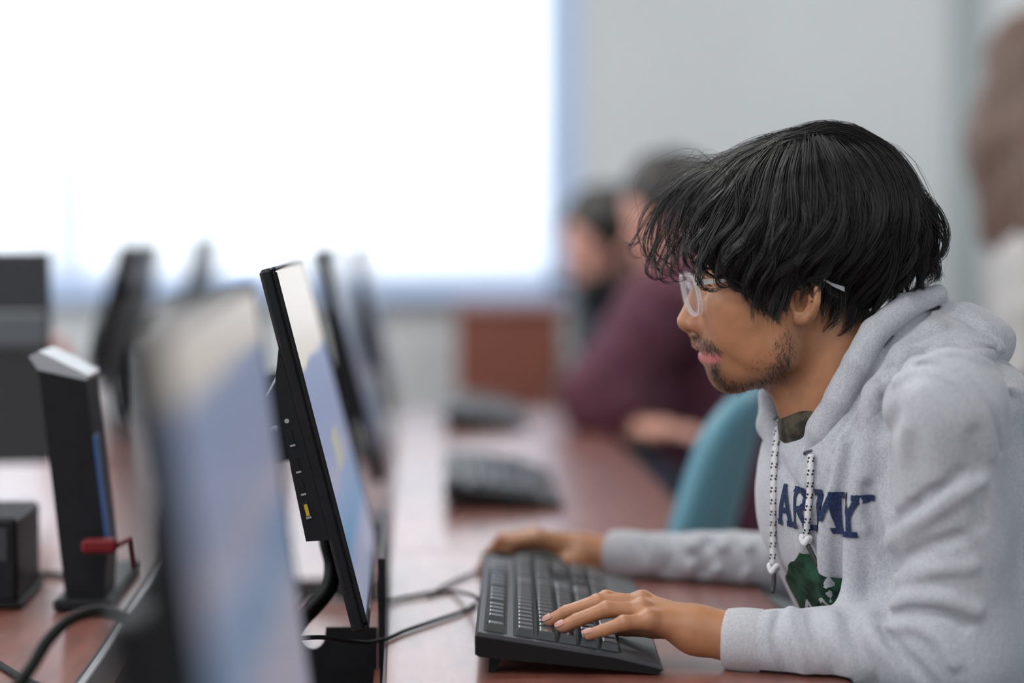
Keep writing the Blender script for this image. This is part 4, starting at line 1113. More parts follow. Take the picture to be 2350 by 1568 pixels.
# scalp cap under the locks, cut back from the face, ear and neck
CUT = [Ls([(1540, 560, 0), (1560, 640, 0), (1640, 740, 0), (1700, 860, 0)]), Lw(1850, 760, 150)]
def cap_sdf(P):
    M = mir(P)
    d = hairvol(P, -24)
    face = chain(M, [Lw(1560, 600, 0), Lw(1590, 700, 0), Lw(1680, 800, 0)], [74, 120, 135], 10)
    face2 = chain(M, Ls([(1600, 640, 90), (1660, 735, 110), (1770, 800, 120), (1850, 800, 120), (1905, 812, 100)]), [52, 58, 66, 70, 60], 10)
    ear = ell(M, Lw(1846, 700, 185), (44, 64, 60))
    d = smax(d, -smin(face, face2, 20), 10); d = smax(d, -ear, 8)
    return d
V, F = surface(cap_sdf, (-330, -160, -240), (300, 340, 240), 6.0)
hair = hero('hair', V, F, 'hair_black'); hair['label'] = 'thick wavy black hair falling over forehead and ears'

def on_hair(pp, offs):
    """pixel polyline laid on the hair volume, offs = height above it; offs may hold ('w', value) to fix the sideways position"""
    out = []
    for (x, y), o in zip(pp, offs):
        D = rays_px([(x, y)]); O = CAML[None].astype(np.float32)
        if isinstance(o, tuple) and o[0] == 'h':
            X, ok = trace(head_sdf, O, D, float(np.linalg.norm(CAML)*0.86), 1e9, 50); out.append(X[0]-D[0]*o[1]); continue
        if isinstance(o, tuple): out.append(Lw(x, y, o[1])); continue
        X, ok = trace(lambda P: hairvol(P, o), O, D, float(np.linalg.norm(CAML)*0.86), 1e9, 40)
        p = X[0]
        # rays that miss graze the outline: take the midline there
        if hairvol(p[None].astype(np.float32), o)[0] > 6: p = Lw(x, y, 10.0)
        out.append(p)
    return np.array(out)
KEYS = [  # front to back, root to tip
    ([(1742, 338), (1668, 378), (1610, 440), (1580, 505), (1560, 575), (1545, 612)], [0, 6, 8, ('w', 60), ('w', 66), ('w', 62)]),
    ([(1752, 338), (1690, 388), (1648, 450), (1618, 520), (1612, 590), (1640, 642)], [0, 4, 6, 4, ('w', 120), ('w', 128)]),
    ([(1770, 334), (1712, 395), (1680, 470), (1655, 545), (1660, 610), (1705, 648)], [0, 3, 4, 4, 0, -4]),
    ([(1790, 330), (1742, 400), (1722, 485), (1702, 560), (1700, 630), (1722, 684)], [0, 2, 4, 4, ('h', 22), ('h', 12)]),
    ([(1812, 326), (1778, 400), (1772, 490), (1750, 580), (1740, 660), (1760, 738)], [0, 2, 4, 4, ('h', 22), ('h', 10)]),
    ([(1836, 322), (1822, 400), (1826, 490), (1800, 585), (1778, 660), (1792, 742)], [0, 2, 5, 4, ('h', 22), ('h', 10)]),
    ([(1858, 320), (1868, 395), (1880, 480), (1856, 570), (1818, 640), (1802, 716)], [0, 2, 5, 5, ('h', 20), ('h', 10)]),
    ([(1878, 318), (1912, 385), (1934, 475), (1912, 570), (1872, 632), (1846, 664)], [0, 2, 5, 5, 2, -2]),
    ([(1896, 314), (1950, 380), (1982, 475), (1966, 575), (1926, 655), (1890, 722)], [0, 2, 5, 4, ('h', 22), ('h', 12)]),
    ([(1912, 310), (1985, 372), (2026, 470), (2012, 575), (1972, 670), (1925, 756)], [0, 2, 5, 4, ('h', 24), ('h', 12)]),
    ([(1926, 306), (2016, 368), (2060, 470), (2052, 575), (2018, 672), (1975, 752)], [0, 2, 5, 4, 4, ('w', 90)]),
    ([(1938, 302), (2040, 368), (2086, 470), (2088, 575), (2062, 650), (2040, 700)], [0, 2, 4, 6, 8, 8]),
    ([(1946, 299), (2052, 362), (2100, 460), (2122, 560), (2130, 618), (2112, 662)], [0, 2, 4, ('w', 60), ('w', 60), ('w', 56)]),
    ([(1950, 296), (2060, 358), (2108, 455), (2140, 545), (2154, 598), (2142, 648)], [0, 2, 4, ('w', 22), ('w', 24), ('w', 20)]),
]
KG = [catmull(on_hair(pp, of), 12) for pp, of in KEYS]
def lock_strands(G, n, r0, r1, r2, wav=5.0, jit=0.16, t0=0.0, thick=0.75, m=12):
    """n strands around a guide curve; clump radius at root, middle and tip"""
    out = []
    N_ = len(G); s = np.linspace(0, 1, m)
    for _ in range(n):
        a = RNG.normal(size=3)*np.array([1, 1, 0.8]); a *= min(1.0, 1.6/np.linalg.norm(a))*RNG.uniform(0.4, 1)
        te = 1-abs(RNG.normal())*jit; ts = min(t0+abs(RNG.normal())*0.05, 0.8)
        t = ts+(max(te, ts+0.15)-ts)*s
        P = np.stack([np.interp(t, np.linspace(0, 1, N_), G[:, k]) for k in range(3)], 1)
        rad = np.where(t < 0.5, r0+(r1-r0)*t/0.5, r1+(r2-r1)*(t-0.5)/0.5)
        P = P+a*rad[:, None]
        ph = RNG.uniform(0, 6.3, 3); fr = RNG.uniform(0.7, 1.5)
        P += wav*np.stack([np.sin(fr*6*t+ph[0]), 0.5*np.sin(fr*5*t+ph[1]), 0.7*np.sin(fr*6*t+ph[2])], 1)*(t[:, None])*0.6
        out.append((P, thick*RNG.uniform(0.7, 1.25)))
    return out
def strands_mesh(st):
    """three-sided tapering tubes, all strands of equal length in points"""
    P = np.stack([p for p, r in st]); R = np.array([r for p, r in st]); n, m, _ = P.shape
    T = np.gradient(P, axis=1); T /= np.linalg.norm(T, axis=2, keepdims=True)+1e-9
    ref = np.broadcast_to(np.array([0.3, 0.2, 0.93]), T.shape); A1 = np.cross(T, ref); A1 /= np.linalg.norm(A1, axis=2, keepdims=True)+1e-9; A2 = np.cross(T, A1)
    tp = np.linspace(0, 1, m); prof = (1-0.75*tp**3)[None, :, None]*R[:, None, None]
    ring = [P+prof*(math.cos(2*math.pi*k/3)*A1+math.sin(2*math.pi*k/3)*A2) for k in range(3)]
    V = np.stack(ring, 2).reshape(-1, 3)
    b = (np.arange(n)*m*3)[:, None, None]+(np.arange(m-1)*3)[None, :, None]
    k = np.arange(3)[None, None, :]; k2 = (k+1) % 3
    Fq = np.stack([b+k, b+k2, b+k2+3, b+k+3], -1).reshape(-1, 4)
    return V, Fq
strands = []
def wave(G, amp, cyc, ph):
    t = np.linspace(0, 1, len(G)); T = np.gradient(G, axis=0); T /= np.linalg.norm(T, axis=1)[:, None]+1e-9
    n = np.cross(T, np.array([0, 0, 1.0])); n /= np.linalg.norm(n, axis=1)[:, None]+1e-9
    e = np.clip(t*1.6, 0.1, 1)[:, None]
    return G+n*(amp*np.sin(2*math.pi*cyc*t+ph))[:, None]*e+np.array([0, 0, 1.0])*(0.55*amp*np.cos(2*math.pi*cyc*t+ph))[:, None]*e
def guide_at(s):
    i = min(int(s), len(KG)-2); f = s-i; return KG[i]*(1-f)+KG[i+1]*f
def add_lock(G, n, far=False, **kw):
    if far: G = G*np.array([1, 1, -1.0])
    strands.extend(lock_strands(G, n, **kw))
ng = len(KG)-1
# full-length locks, near side
for s in np.linspace(0.05, ng-0.02, 70):
    s_ = min(max(s+RNG.normal()*0.10, 0), ng-0.001); G = guide_at(s_).copy()
    side = RNG.normal(size=3)*np.array([5, 4, 3]); bend = RNG.normal(size=3)*np.array([9, 5, 5]); tt = np.linspace(0, 1, len(G))[:, None]
    G = G+side+bend*np.sin(math.pi*tt*RNG.uniform(0.8, 1.6)+RNG.uniform(0, 1))*tt+np.array([0, 0, RNG.uniform(-8, 8)])
    G = wave(catmull(G, 20), RNG.uniform(7, 18), RNG.uniform(1.0, 2.1), RNG.uniform(0, 6.3))
    add_lock(G, 44 if s_ > 1.4 else 16, r0=9, r1=12 if s_ > 1.4 else 7, r2=3.0, wav=4, t0=0.0, jit=0.12, m=18)
# shorter layers that start further down and curl
for s in np.linspace(1.0, ng-0.05, 74):
    s_ = min(max(s+RNG.normal()*0.2, 0), ng-0.001); G = guide_at(s_).copy(); t0 = RNG.uniform(0.2, 0.6)
    tt = np.clip((np.linspace(0, 1, len(G))-t0)/(1-t0), 0, 1)[:, None]
    cur = RNG.normal()*16
    G = G+np.array([1, 0.3, 0])*cur*np.sin(math.pi*tt*1.15)+np.array([0, 0, 1])*RNG.uniform(2, 12)*np.sin(math.pi*tt)
    G = wave(catmull(G, 20), RNG.uniform(9, 24), RNG.uniform(1.1, 2.4), RNG.uniform(0, 6.3))+np.array([0, 0, RNG.uniform(0, 14)])
    add_lock(G, 34, r0=6, r1=9, r2=2.5, wav=4, t0=t0, jit=0.20, m=18)
# far side
for s in np.linspace(0.0, ng-0.02, 40):
    s_ = min(max(s+RNG.normal()*0.15, 0), ng-0.001)
    add_lock(wave(guide_at(s_)+RNG.normal(size=3)*6, 9, 1.5, RNG.uniform(0, 6)), 22 if s_ > 2.5 else 5, far=True, r0=9, r1=15, r2=5, wav=5, m=18)
# crown: hair lying over the top, and the lifted front
for (pp, w) in [([(1700, 352), (1790, 316), (1890, 296), (1990, 318), (2060, 380)], 0), ([(1720, 348), (1810, 312), (1910, 292), (2010, 324), (2085, 410)], 40),
                ([(1690, 356), (1760, 325), (1850, 302), (1950, 306), (2030, 352)], -40), ([(1740, 340), (1830, 305), (1930, 296), (2020, 336), (2095, 440)], 20),
                ([(1830, 312), (1760, 326), (1690, 350), (1620, 384), (1560, 430)], 20), ([(1850, 306), (1770, 324), (1700, 352), (1640, 392), (1600, 440)], 60),
                ([(1800, 318), (1730, 335), (1660, 358), (1590, 392), (1530, 455)], -20), ([(1860, 304), (1800, 316), (1720, 345), (1670, 385), (1640, 440)], 85)]:
    for rep in range(3):
        ww = w+RNG.normal()*22
        G = catmull(np.array([Lw(x+RNG.normal()*6, y+RNG.normal()*3+abs(ww)*0.10, ww) for x, y in pp]), 12)
        G = wave(G, RNG.uniform(3, 8), RNG.uniform(1, 1.8), RNG.uniform(0, 6)); add_lock(G, 34 if pp[-1][0] > 1800 else 18, r0=8, r1=11, r2=4, wav=4, m=18)
# fringe hanging free before the forehead, with curled ends
for (pp, w, n) in [([(1660, 372), (1590, 395), (1530, 450), (1505, 520), (1495, 580), (1520, 622), (1560, 636)], 10, 46),
                   ([(1650, 375), (1575, 405), (1520, 470), (1490, 540), (1500, 596), (1540, 628), (1572, 636)], -25, 40),
                   ([(1660, 380), (1600, 420), (1556, 480), (1535, 540), (1530, 590), (1545, 622), (1580, 632)], 40, 44),
                   ([(1640, 380), (1560, 420), (1500, 480), (1468, 540), (1462, 575), (1480, 592), (1500, 580)], -5, 22),
                   ([(1660, 385), (1600, 430), (1565, 500), (1548, 560), (1518, 600), (1488, 600), (1486, 576)], 15, 22),
                   ([(1630, 390), (1550, 440), (1495, 500), (1462, 545), (1440, 560), (1425, 545)], 5, 8),
                   ([(1660, 400), (1620, 450), (1588, 520), (1570, 580), (1566, 620), (1590, 640)], 58, 40),
                   ([(1680, 420), (1640, 480), (1610, 550), (1612, 610), (1640, 645), (1680, 640)], 118, 40),
                   ([(1690, 430), (1650, 500), (1632, 560), (1640, 620), (1670, 648), (1700, 636)], 128, 30),
                   ([(1650, 380), (1580, 420), (1545, 480), (1540, 520), (1560, 545), (1590, 530)], -45, 24),
                   ([(1640, 375), (1580, 390), (1545, 420), (1530, 470), (1512, 530), (1540, 570)], -60, 30),
                   ([(1650, 385), (1590, 430), (1572, 480), (1560, 540), (1556, 590), (1562, 620)], 20, 50)]:
    G = catmull(np.array([Lw(x, y, w) for x, y in pp]), 16)
    for rep in range(2): add_lock(wave(catmull(G+RNG.normal(size=3)*np.array([7, 5, 8]), 22), RNG.uniform(6, 15), RNG.uniform(1.1, 2.0), RNG.uniform(0, 6.3)), max(4, int(n*0.24)), r0=9, r1=5, r2=2, wav=4, m=18, jit=0.18)
for (pp, w, n) in [([(1700, 500), (1664, 566), (1646, 612), (1660, 648), (1700, 652)], 176, 40), ([(1730, 520), (1694, 590), (1678, 636), (1700, 672), (1722, 690)], 178, 44),
                   ([(1670, 480), (1628, 556), (1608, 612), (1618, 648), (1656, 660), (1692, 640)], 170, 30), ([(1690, 470), (1640, 540), (1612, 590), (1600, 630), (1612, 650)], 150, 26),
                   ([(1620, 440), (1560, 500), (1522, 560), (1500, 610), (1512, 640), (1550, 645)], 30, 26), ([(1610, 430), (1552, 480), (1505, 550), (1482, 606), (1498, 636), (1540, 640)], -15, 24), ([(1630, 440), (1580, 510), (1545, 570), (1530, 622), (1548, 640), (1580, 634)], 48, 26)]:
    G = catmull(np.array([Lw(x, y, w) for x, y in pp]), 20)
    for rep in range(2): add_lock(wave(G+RNG.normal(size=3)*np.array([6, 5, 4]), RNG.uniform(4, 10), RNG.uniform(1.0, 1.8), RNG.uniform(0, 6.3)), max(5, n//3), r0=9, r1=5, r2=2, wav=4, m=18, jit=0.2)
# nape and sideburn ends
for (pp, w, n) in [([(1900, 600), (1895, 660), (1885, 705), (1880, 745)], 150, 30), ([(1930, 620), (1925, 690), (1910, 735), (1896, 768)], 140, 40), ([(1960, 630), (1960, 700), (1945, 745), (1925, 775)], 118, 40),
                   ([(2000, 620), (2010, 680), (1998, 730), (1975, 768)], 90, 40), ([(2040, 600), (2060, 650), (2055, 690), (2035, 720)], 60, 34), ([(1790, 600), (1778, 660), (1770, 710), (1776, 745)], 158, 36),
                   ([(1760, 600), (1745, 650), (1742, 690), (1755, 730)], 158, 30), ([(1815, 590), (1812, 640), (1806, 680), (1800, 715)], 166, 26), ([(2080, 520), (2120, 580), (2144, 625), (2140, 655)], 30, 40), ([(2080, 540), (2108, 600), (2118, 648), (2106, 682)], 40, 40),
                   ([(1890, 590), (1900, 630), (1912, 668), (1935, 690)], 170, 26)]:
    G = catmull(np.array([Lw(x, y, w) for x, y in pp]), 12); add_lock(wave(G, RNG.uniform(4, 9), 1.0, RNG.uniform(0, 6)), n, r0=9, r1=10, r2=3, wav=4, m=18, jit=0.22)
# flyaway hairs around the outline
fly = []
for _ in range(230):
    s_ = RNG.uniform(0, ng-0.001); G = guide_at(s_)*np.array([1, 1, RNG.choice([1, 1, -1])*RNG.uniform(0.1, 1)]); tt = np.linspace(0, 1, len(G))[:, None]
    c_ = np.array([-5., 110, 0]); dirv = G-c_; dirv /= np.linalg.norm(dirv, axis=1)[:, None]
    G = G+dirv*RNG.uniform(6, 40)*np.sin(math.pi*np.clip(tt*1.1, 0, 1))+RNG.normal(size=3)*tt*18
    fly += lock_strands(G, 1, 2, 3, 6, wav=9, jit=0.3, t0=RNG.uniform(0, 0.4), thick=0.36, m=18)
for _ in range(60):
    x0 = RNG.uniform(1640, 1720); pp = [(x0, 385), (x0-70, 372+RNG.normal()*16), (x0-140+RNG.normal()*15, 420+RNG.normal()*25), (x0-185+RNG.normal()*25, 510+RNG.normal()*30), (x0-180+RNG.normal()*30, 600+RNG.normal()*30)]
    w = RNG.normal()*40; fly += lock_strands(catmull(np.array([Lw(x, y, w) for x, y in pp]), 12), 1, 2, 3, 6, wav=9, jit=0.3, thick=0.36, m=18)
strands += fly
V, F = strands_mesh(strands)
hl = hero('hair_locks', V, F, 'hair_black', True, hair); hl['kind'] = 'stuff'

# ---- beard, moustache, eyebrow: short hairs rooted in the skin
def rooted(poly, n, length, dirf, curl=0.35, thick=0.27, dens=None):
    poly = np.array(poly, float); lo, hi = poly.min(0), poly.max(0); pts = []
    x1, y1 = poly[:, 0], poly[:, 1]; x2, y2 = np.roll(x1, -1), np.roll(y1, -1)
    while len(pts) < n:
        p = RNG.uniform(lo, hi)
        inside = (np.sum(((y1 > p[1]) != (y2 > p[1])) & (p[0] < (x2-x1)*(p[1]-y1)/(y2-y1+1e-9)+x1)) % 2) == 1
        if inside: pts.append(p+RNG.normal(size=2)*5)
    D = rays_px(pts); X, ok = trace(head_sdf, np.broadcast_to(CAML.astype(np.float32), D.shape), D, float(np.linalg.norm(CAML)*0.86), 1e9, 60)
    good = np.abs(head_sdf(X.astype(np.float32))) < 2
    e = 2.0; out = []
    X = X[good].astype(np.float32); 
    g = np.stack([head_sdf(X+np.eye(3, dtype=np.float32)[k]*e)-head_sdf(X-np.eye(3, dtype=np.float32)[k]*e) for k in range(3)], 1); g /= np.linalg.norm(g, axis=1)[:, None]+1e-9
    for p, nrm in zip(X, g):
        d = np.array([*dirf(), 0.0])+RNG.normal(size=3)*0.35; d = d-nrm*(d @ nrm)*0.8; d /= np.linalg.norm(d)+1e-9
        ln = length*RNG.uniform(0.5, 1.35); c = RNG.normal(size=3)*curl
        s = np.linspace(0, 1, 5)[:, None]
        P = p-nrm*1.0+(d*s+c*s*s*0.6+nrm*(0.28*s))*ln
        for sg in (1, -1): out.append((P*np.array([1, 1, sg]), thick*RNG.uniform(0.7, 1.3)))
    return out
bd = []
bd += rooted([(1636, 838), (1646, 850), (1660, 872), (1700, 880), (1745, 868), (1765, 880), (1700, 902), (1662, 900), (1640, 874)], 460, 12, lambda: (0.1, -0.9))
bd += rooted([(1745, 862), (1775, 830), (1800, 800), (1815, 830), (1800, 860), (1765, 884)], 210, 15, lambda: (0.2, -0.9), 0.6)
bd += rooted([(1770, 830), (1775, 790), (1790, 755), (1815, 752), (1828, 800), (1808, 830)], 120, 14, lambda: (0.1, -0.9), 0.6)
bd += rooted([(1584, 770), (1600, 768), (1625, 780), (1650, 806), (1644, 815), (1615, 800), (1590, 786)], 360, 12, lambda: (0.55, -0.8))
bd += rooted([(1632, 832), (1642, 834), (1646, 852), (1636, 852)], 60, 10, lambda: (0.1, -0.9))
bd += rooted([(1720, 820), (1780, 780), (1780, 850), (1710, 868)], 60, 7, lambda: (0.1, -0.9), 0.4, 0.3)
V, F = strands_mesh(bd)
be = hero('beard', V, F, 'hair_black'); be['kind'] = 'stuff'; be['label'] = 'thin black moustache and chin beard'
eb = rooted([(1578, 604), (1588, 594), (1640, 586), (1672, 600), (1640, 600), (1590, 610)], 160, 15, lambda: (0.9, 0.25), 0.2)
V, F = strands_mesh(eb); o = hero('eyebrow', V, F, 'hair_black'); o['kind'] = 'stuff'

# ------------------------------------------------------------------ glasses
gl = empty('eyeglasses', to_world(Lw(1600, 670, 0))); GO = np.array(gl.location)
tag(gl, 'clear acrylic framed eyeglasses worn by the dark-haired student', 'eyeglasses')
def gpart(name, V, F, mat, parent=None, smooth=True): return mesh_obj(name, to_world(V)-GO, F, mat, parent or gl, None, smooth)
GC = Lw(1588, 676, 78); HNG = Lw(1612, 648, 158)
gx_side = (HNG-GC); gx_side[1] = 0; gx_side /= np.linalg.norm(gx_side)          # along the front, outwards
gup = Lw(1582, 634, 78)-Lw(1600, 722, 78); gup = gup-gx_side*(gup @ gx_side); gup /= np.linalg.norm(gup)
gn = np.cross(gx_side, gup); gn /= np.linalg.norm(gn)
if gn[0] > 0: gn = -gn
def rim_pts(n, grow=0.0, sgn=1):
    out = []
    for i in range(n):
        a = 2*math.pi*i/n; ca, sa = math.cos(a), math.sin(a)
        p = 0.72; x = (54+grow)*math.copysign(abs(ca)**p, ca); y = (45+grow)*math.copysign(abs(sa)**p, sa)
        q_ = GC+gx_side*x+gup*y
        out.append(q_*np.array([1, 1, sgn]))
    return np.array(out)
for sgn in (1, -1):
    n = 48; outer, inner = rim_pts(n, 4.5, sgn), rim_pts(n, -1.5, sgn); nn = gn*np.array([1, 1, sgn]); V = []; F = []
    for ring, off_ in ((outer, 5.0), (inner, 5.0), (inner, -4.5), (outer, -4.5)): V += list(ring+nn*off_)
    for r_ in range(4):
        for i in range(n):
            j = (i+1) % n; r2_ = (r_+1) % 4; F.append([r_*n+i, r_*n+j, r2_*n+j, r2_*n+i])
    rim = gpart('rim', V, F, 'acrylic_clear', smooth=False)
    ln = rim_pts(32, -1.0, sgn); V = list(ln+nn*1.2)+list(ln-nn*1.2); F = [list(range(32)), [32+k for k in range(32)][::-1]]
    gpart('lens', V, F, 'lens_clear')
    # temple and hinge
    hp = HNG*np.array([1, 1, sgn]); tips = [HNG, Lw(1700, 640, 166), Lw(1800, 632, 172), Lw(1880, 640, 180), Lw(1912, 654, 178), Lw(1938, 664, 172)]
    tp_ = catmull(np.array(tips)*np.array([1, 1, sgn]), 40)
    hgt = np.interp(np.linspace(0, 1, 40), [0, 0.12, 0.7, 0.85, 1], [6.5, 3.0, 2.6, 4.2, 5.5])
    V = []; F = []
    for i, p in enumerate(tp_):
        for (dy, dw) in ((1, 1), (1, -1), (-1, -1), (-1, 1)): V.append(p+np.array([0, dy*hgt[i], dw*2.8]))
    for i in range(39):
        for k in range(4): F.append([i*4+k, i*4+(k+1) % 4, (i+1)*4+(k+1) % 4, (i+1)*4+k])
    F += [[0, 1, 2, 3], [39*4+3, 39*4+2, 39*4+1, 39*4]]
    gpart('temple', V, F, 'acrylic_clear', smooth=False)
    V2, F2 = [], []
    h0 = hp+np.array([-6, 0, -sgn*2])
    mbh = MB().box(h0-np.array([9, 7, 4]), h0+np.array([9, 7, 4]), bev=2); gpart('hinge', np.array(mbh.V), mbh.F, 'port_metal', smooth=False)
V, F = tube_mesh(catmull(np.array([Lw(1585, 658, 22), Lw(1576, 650, 0), Lw(1585, 658, 22)*np.array([1, 1, -1])]), 14), 5.5, 8); gpart('bridge', V, F, 'acrylic_clear')

# ------------------------------------------------------------------ hoodie details: shirt, cuffs, grommets, drawstrings, print
def tee_sdf(P):
    d = ell(P, Lw(1905, 985, 0), (120, 95, 120)); d = smin(d, cap(P, Lw(1860, 960, -20), Lw(1940, 1040, 0), 60, 90), 30)
    d = smax(d, -smax(-1e3+0*P[:, 0], -(torso_sdf(P, 30)), 1), 1)
    return smax(d, torso_sdf(P, 60), 4)
V, F = surface(tee_sdf, (-220, -560, -190), (240, -180, 190), 7.0)
tee = hero('t_shirt', V, F, 'camo_shirt')
V, F = tube_mesh(catmull(np.array(Ls([(1822, 962, -96), (1838, 948, -40), (1862, 956, 20), (1876, 985, 60), (1882, 1010, 84)])), 24), 9, 8); hero('collar', V, F, 'green_collar', True, tee)
def cuff(a, b, r, name):
    n = (b-a)/np.linalg.norm(b-a); L0 = b-n*78; V = []; F = []; k = 72; m_ = 10
    up = np.array([0, 1., 0]); s1 = np.cross(n, up); s1 /= np.linalg.norm(s1); s2 = np.cross(s1, n)
    for j in range(m_+1):
        t = j/m_; rad = r*(1.05+0.05*math.sin(math.pi*t))*(1.0-0.07*t)
        if j == m_: rad *= 0.88
        for i in range(k):
            a_ = 2*math.pi*i/k; rr = rad*(1+(0.010 if i % 2 else -0.010))
            V.append(L0+n*(86*t)+rr*(math.cos(a_)*s1+math.sin(a_)*s2))
    F = [[j*k+i, j*k+(i+1) % k, (j+1)*k+(i+1) % k, (j+1)*k+i] for j in range(m_) for i in range(k)]
    return hero(name, V, F, 'hoodie_rib', True, hoodie)
cuff(NE, NWR, 66, 'cuff'); cuff(FE, FWR, 66, 'cuff')
def hit(f, px, py, lift=0.0):
    D = rays_px([(px, py)]); X, ok = trace(f, CAML[None].astype(np.float32), D, float(np.linalg.norm(CAML)*0.70), 1e9, 110)
    return X[0]-D[0]*lift
for (gx, gy, path, knot, ag, lab) in [
    (1861, 1040, [(1861, 1044), (1860, 1080), (1858, 1130), (1854, 1180), (1850, 1232)], (1849, 1240), [(1853, 1250), (1866, 1276), (1877, 1299)], 'near'),
    (1791, 962, [(1790, 966), (1782, 1010), (1776, 1070), (1775, 1150), (1774, 1230), (1773, 1296)], (1775, 1305), [(1776, 1316), (1776, 1340), (1772, 1362)], 'far')]:
    g0 = hit(lambda P: hoodie_sdf(P, hood_cut), gx, gy, 0)
    V, F = tube_mesh(np.array([g0+np.array([15*math.cos(t), 6*math.sin(t), 10*math.sin(t)*0.6+3]) for t in np.linspace(0, 2*math.pi, 25)]), 3.2, 6, False); hero('grommet', V, F, 'grommet_metal', True, hoodie)
    wts = []
    for (x, y) in path:
        h_ = hit(lambda P: np.minimum(hoodie_sdf(P), hood_cut(P)), x, y, 10); wts.append(h_[2])
    wmin = max(min(wts[0]+4, 400), -200)
    wl = [wts[0]+6]
    for w in wts[1:]: wl.append(max(w+2, wl[-1]-25) if w > wl[-1]-90 else wl[-1])
    P = catmull(np.array([Lw(x, y, w) for (x, y), w in zip(path, wl)]), 40)
    V, F = tube_mesh(P, 7.2, 10); ds = hero('drawstring', V, F, 'string_white', True, hoodie); ds['label'] = 'white drawstring with dark flecks and metal tip'
    fl = MB()
    T_ = np.gradient(P, axis=0); T_ /= np.linalg.norm(T_, axis=1)[:, None]
    L_ = np.concatenate([[0], np.cumsum(np.linalg.norm(np.diff(P, axis=0), axis=1))]); q_ = 10.0; side_ = 0
    while q_ < L_[-1]-6:
        for (dl, ang) in ((0, 0.9), (7, 0.55), (0, -0.75), (8, -1.05), (3, 2.6), (10, 3.4)):
            l = q_+dl
            if l > L_[-1]: continue
            p = np.array([np.interp(l, L_, P[:, k]) for k in range(3)]); tv = np.array([np.interp(l, L_, T_[:, k]) for k in range(3)])
            n_ = np.array([math.sin(ang), 0, math.cos(ang)]); n_ -= tv*(n_ @ tv); n_ /= np.linalg.norm(n_); b_ = np.cross(tv, n_)
            c_ = p+n_*6.9; M_ = Matrix(((b_[0], tv[0], n_[0], c_[0]), (b_[1], tv[1], n_[1], c_[1]), (b_[2], tv[2], n_[2], c_[2]), (0, 0, 0, 1)))
            fl.box((-2.3, -2.2, -0.8), (2.3, 2.2, 0.9), M_ @ Matrix.Rotation(0.5, 4, 'Z'))
        q_ += 27
    o = hero('fleck', np.array(fl.V), fl.F, 'string_fleck', False, ds); o['kind'] = 'stuff'
    kp = Lw(knot[0], knot[1], wl[-1]); V = []; F = []
    t = np.linspace(0, 2*math.pi, 60); kn = np.stack([kp[0]+8*np.cos(t)*(1+0.3*np.sin(2*t)), kp[1]+7*np.sin(2*t), kp[2]+8*np.sin(t)], 1)
    V, F = tube_mesh(kn, 6.6, 8); hero('knot', V, F, 'string_white', True, ds)
    V, F = tube_mesh(catmull(np.array([Lw(x, y, wl[-1]+1) for x, y in ag]), 10), np.array([5.2]*9+[4.4]), 10); hero('aglet', V, F, 'aglet_metal', True, ds)

# printed letters: ribbons laid on the chest
fr_n = np.array([-c20, 0, s20]); sd_n = np.array([s20, 0, c20])
def chest_sdf(P):
    d = torso_sdf(P)
    x, y, z = P[:, 0], P[:, 1], P[:, 2]
    d = d-2.4*np.sin(x/47+1.3*np.sin(y/61))*np.sin(y/53+z/71)-1.6*np.sin(x/19+y/31+z/23)
    for pts, lo, hi, amp, wd in FOLDS:
        m_ = ((P > lo-3*wd) & (P < hi+3*wd)).all(1)
        if m_.any(): d[m_] -= 1.8*amp*np.exp(-(poly_dist(P[m_], pts)/wd)**2)
    return d
def lay(P2, lift=2.0, f=None):
    """chest coordinates (s towards the near side, v up) relative to the chest centre, pressed onto the cloth"""
    o0 = CH['chest']+fr_n*420
    O = np.array([o0+sd_n*s+np.array([0, v, 0]) for s, v in P2], np.float32); D = np.broadcast_to(-fr_n.astype(np.float32), O.shape)
    X, ok = trace(f or chest_sdf, O, D, 60.0, 1e9, 130, 0.35)
    return X+fr_n*lift
def ribbon(pts, wd, name, mat, parent, n=14):
    pts = np.array(pts, float); q = []
    for i in range(len(pts)-1):
        for t in np.linspace(0, 1, n, endpoint=(i == len(pts)-2)): q.append(pts[i]*(1-t)+pts[i+1]*t)
    q = np.array(q); T = np.gradient(q, axis=0); T /= np.linalg.norm(T, axis=1)[:, None]+1e-9; Nn = np.stack([-T[:, 1], T[:, 0]], 1)
    rows = []; m_ = 5
    for k in range(m_): rows.append(q+Nn*wd*(k/(m_-1)-0.5))
    P2 = np.stack(rows, 1).reshape(-1, 2); V = lay(P2, 3.2 if name is None else 2.6, hoodie_sdf if name is None else None); F = [[i*m_+k, i*m_+k+1, (i+1)*m_+k+1, (i+1)*m_+k] for i in range(len(q)-1) for k in range(m_-1)]
    return (V, F) if name is None else hero(name, V, F, mat, True, parent)
LET = {'A': [[(0, 0), (38, 105), (76, 0)], [(16, 38), (60, 38)], [(-10, 3), (14, 3)], [(62, 3), (88, 3)]],
       'R': [[(0, 0), (0, 103)], [(-12, 102), (45, 102), (66, 88), (66, 66), (45, 52), (0, 52)], [(35, 52), (70, 0)], [(-14, 3), (16, 3)], [(56, 3), (84, 3)]],
       'M': [[(0, 0), (4, 103), (48, 35), (92, 103), (96, 0)], [(-14, 3), (16, 3)], [(82, 3), (110, 3)], [(-10, 102), (8, 102)], [(88, 102), (108, 102)]],
       'Y': [[(0, 103), (38, 52), (76, 103)], [(38, 52), (38, 0)], [(-14, 102), (18, 102)], [(60, 102), (92, 102)], [(20, 3), (58, 3)]]}
s0 = -90.0; v0 = -52.0
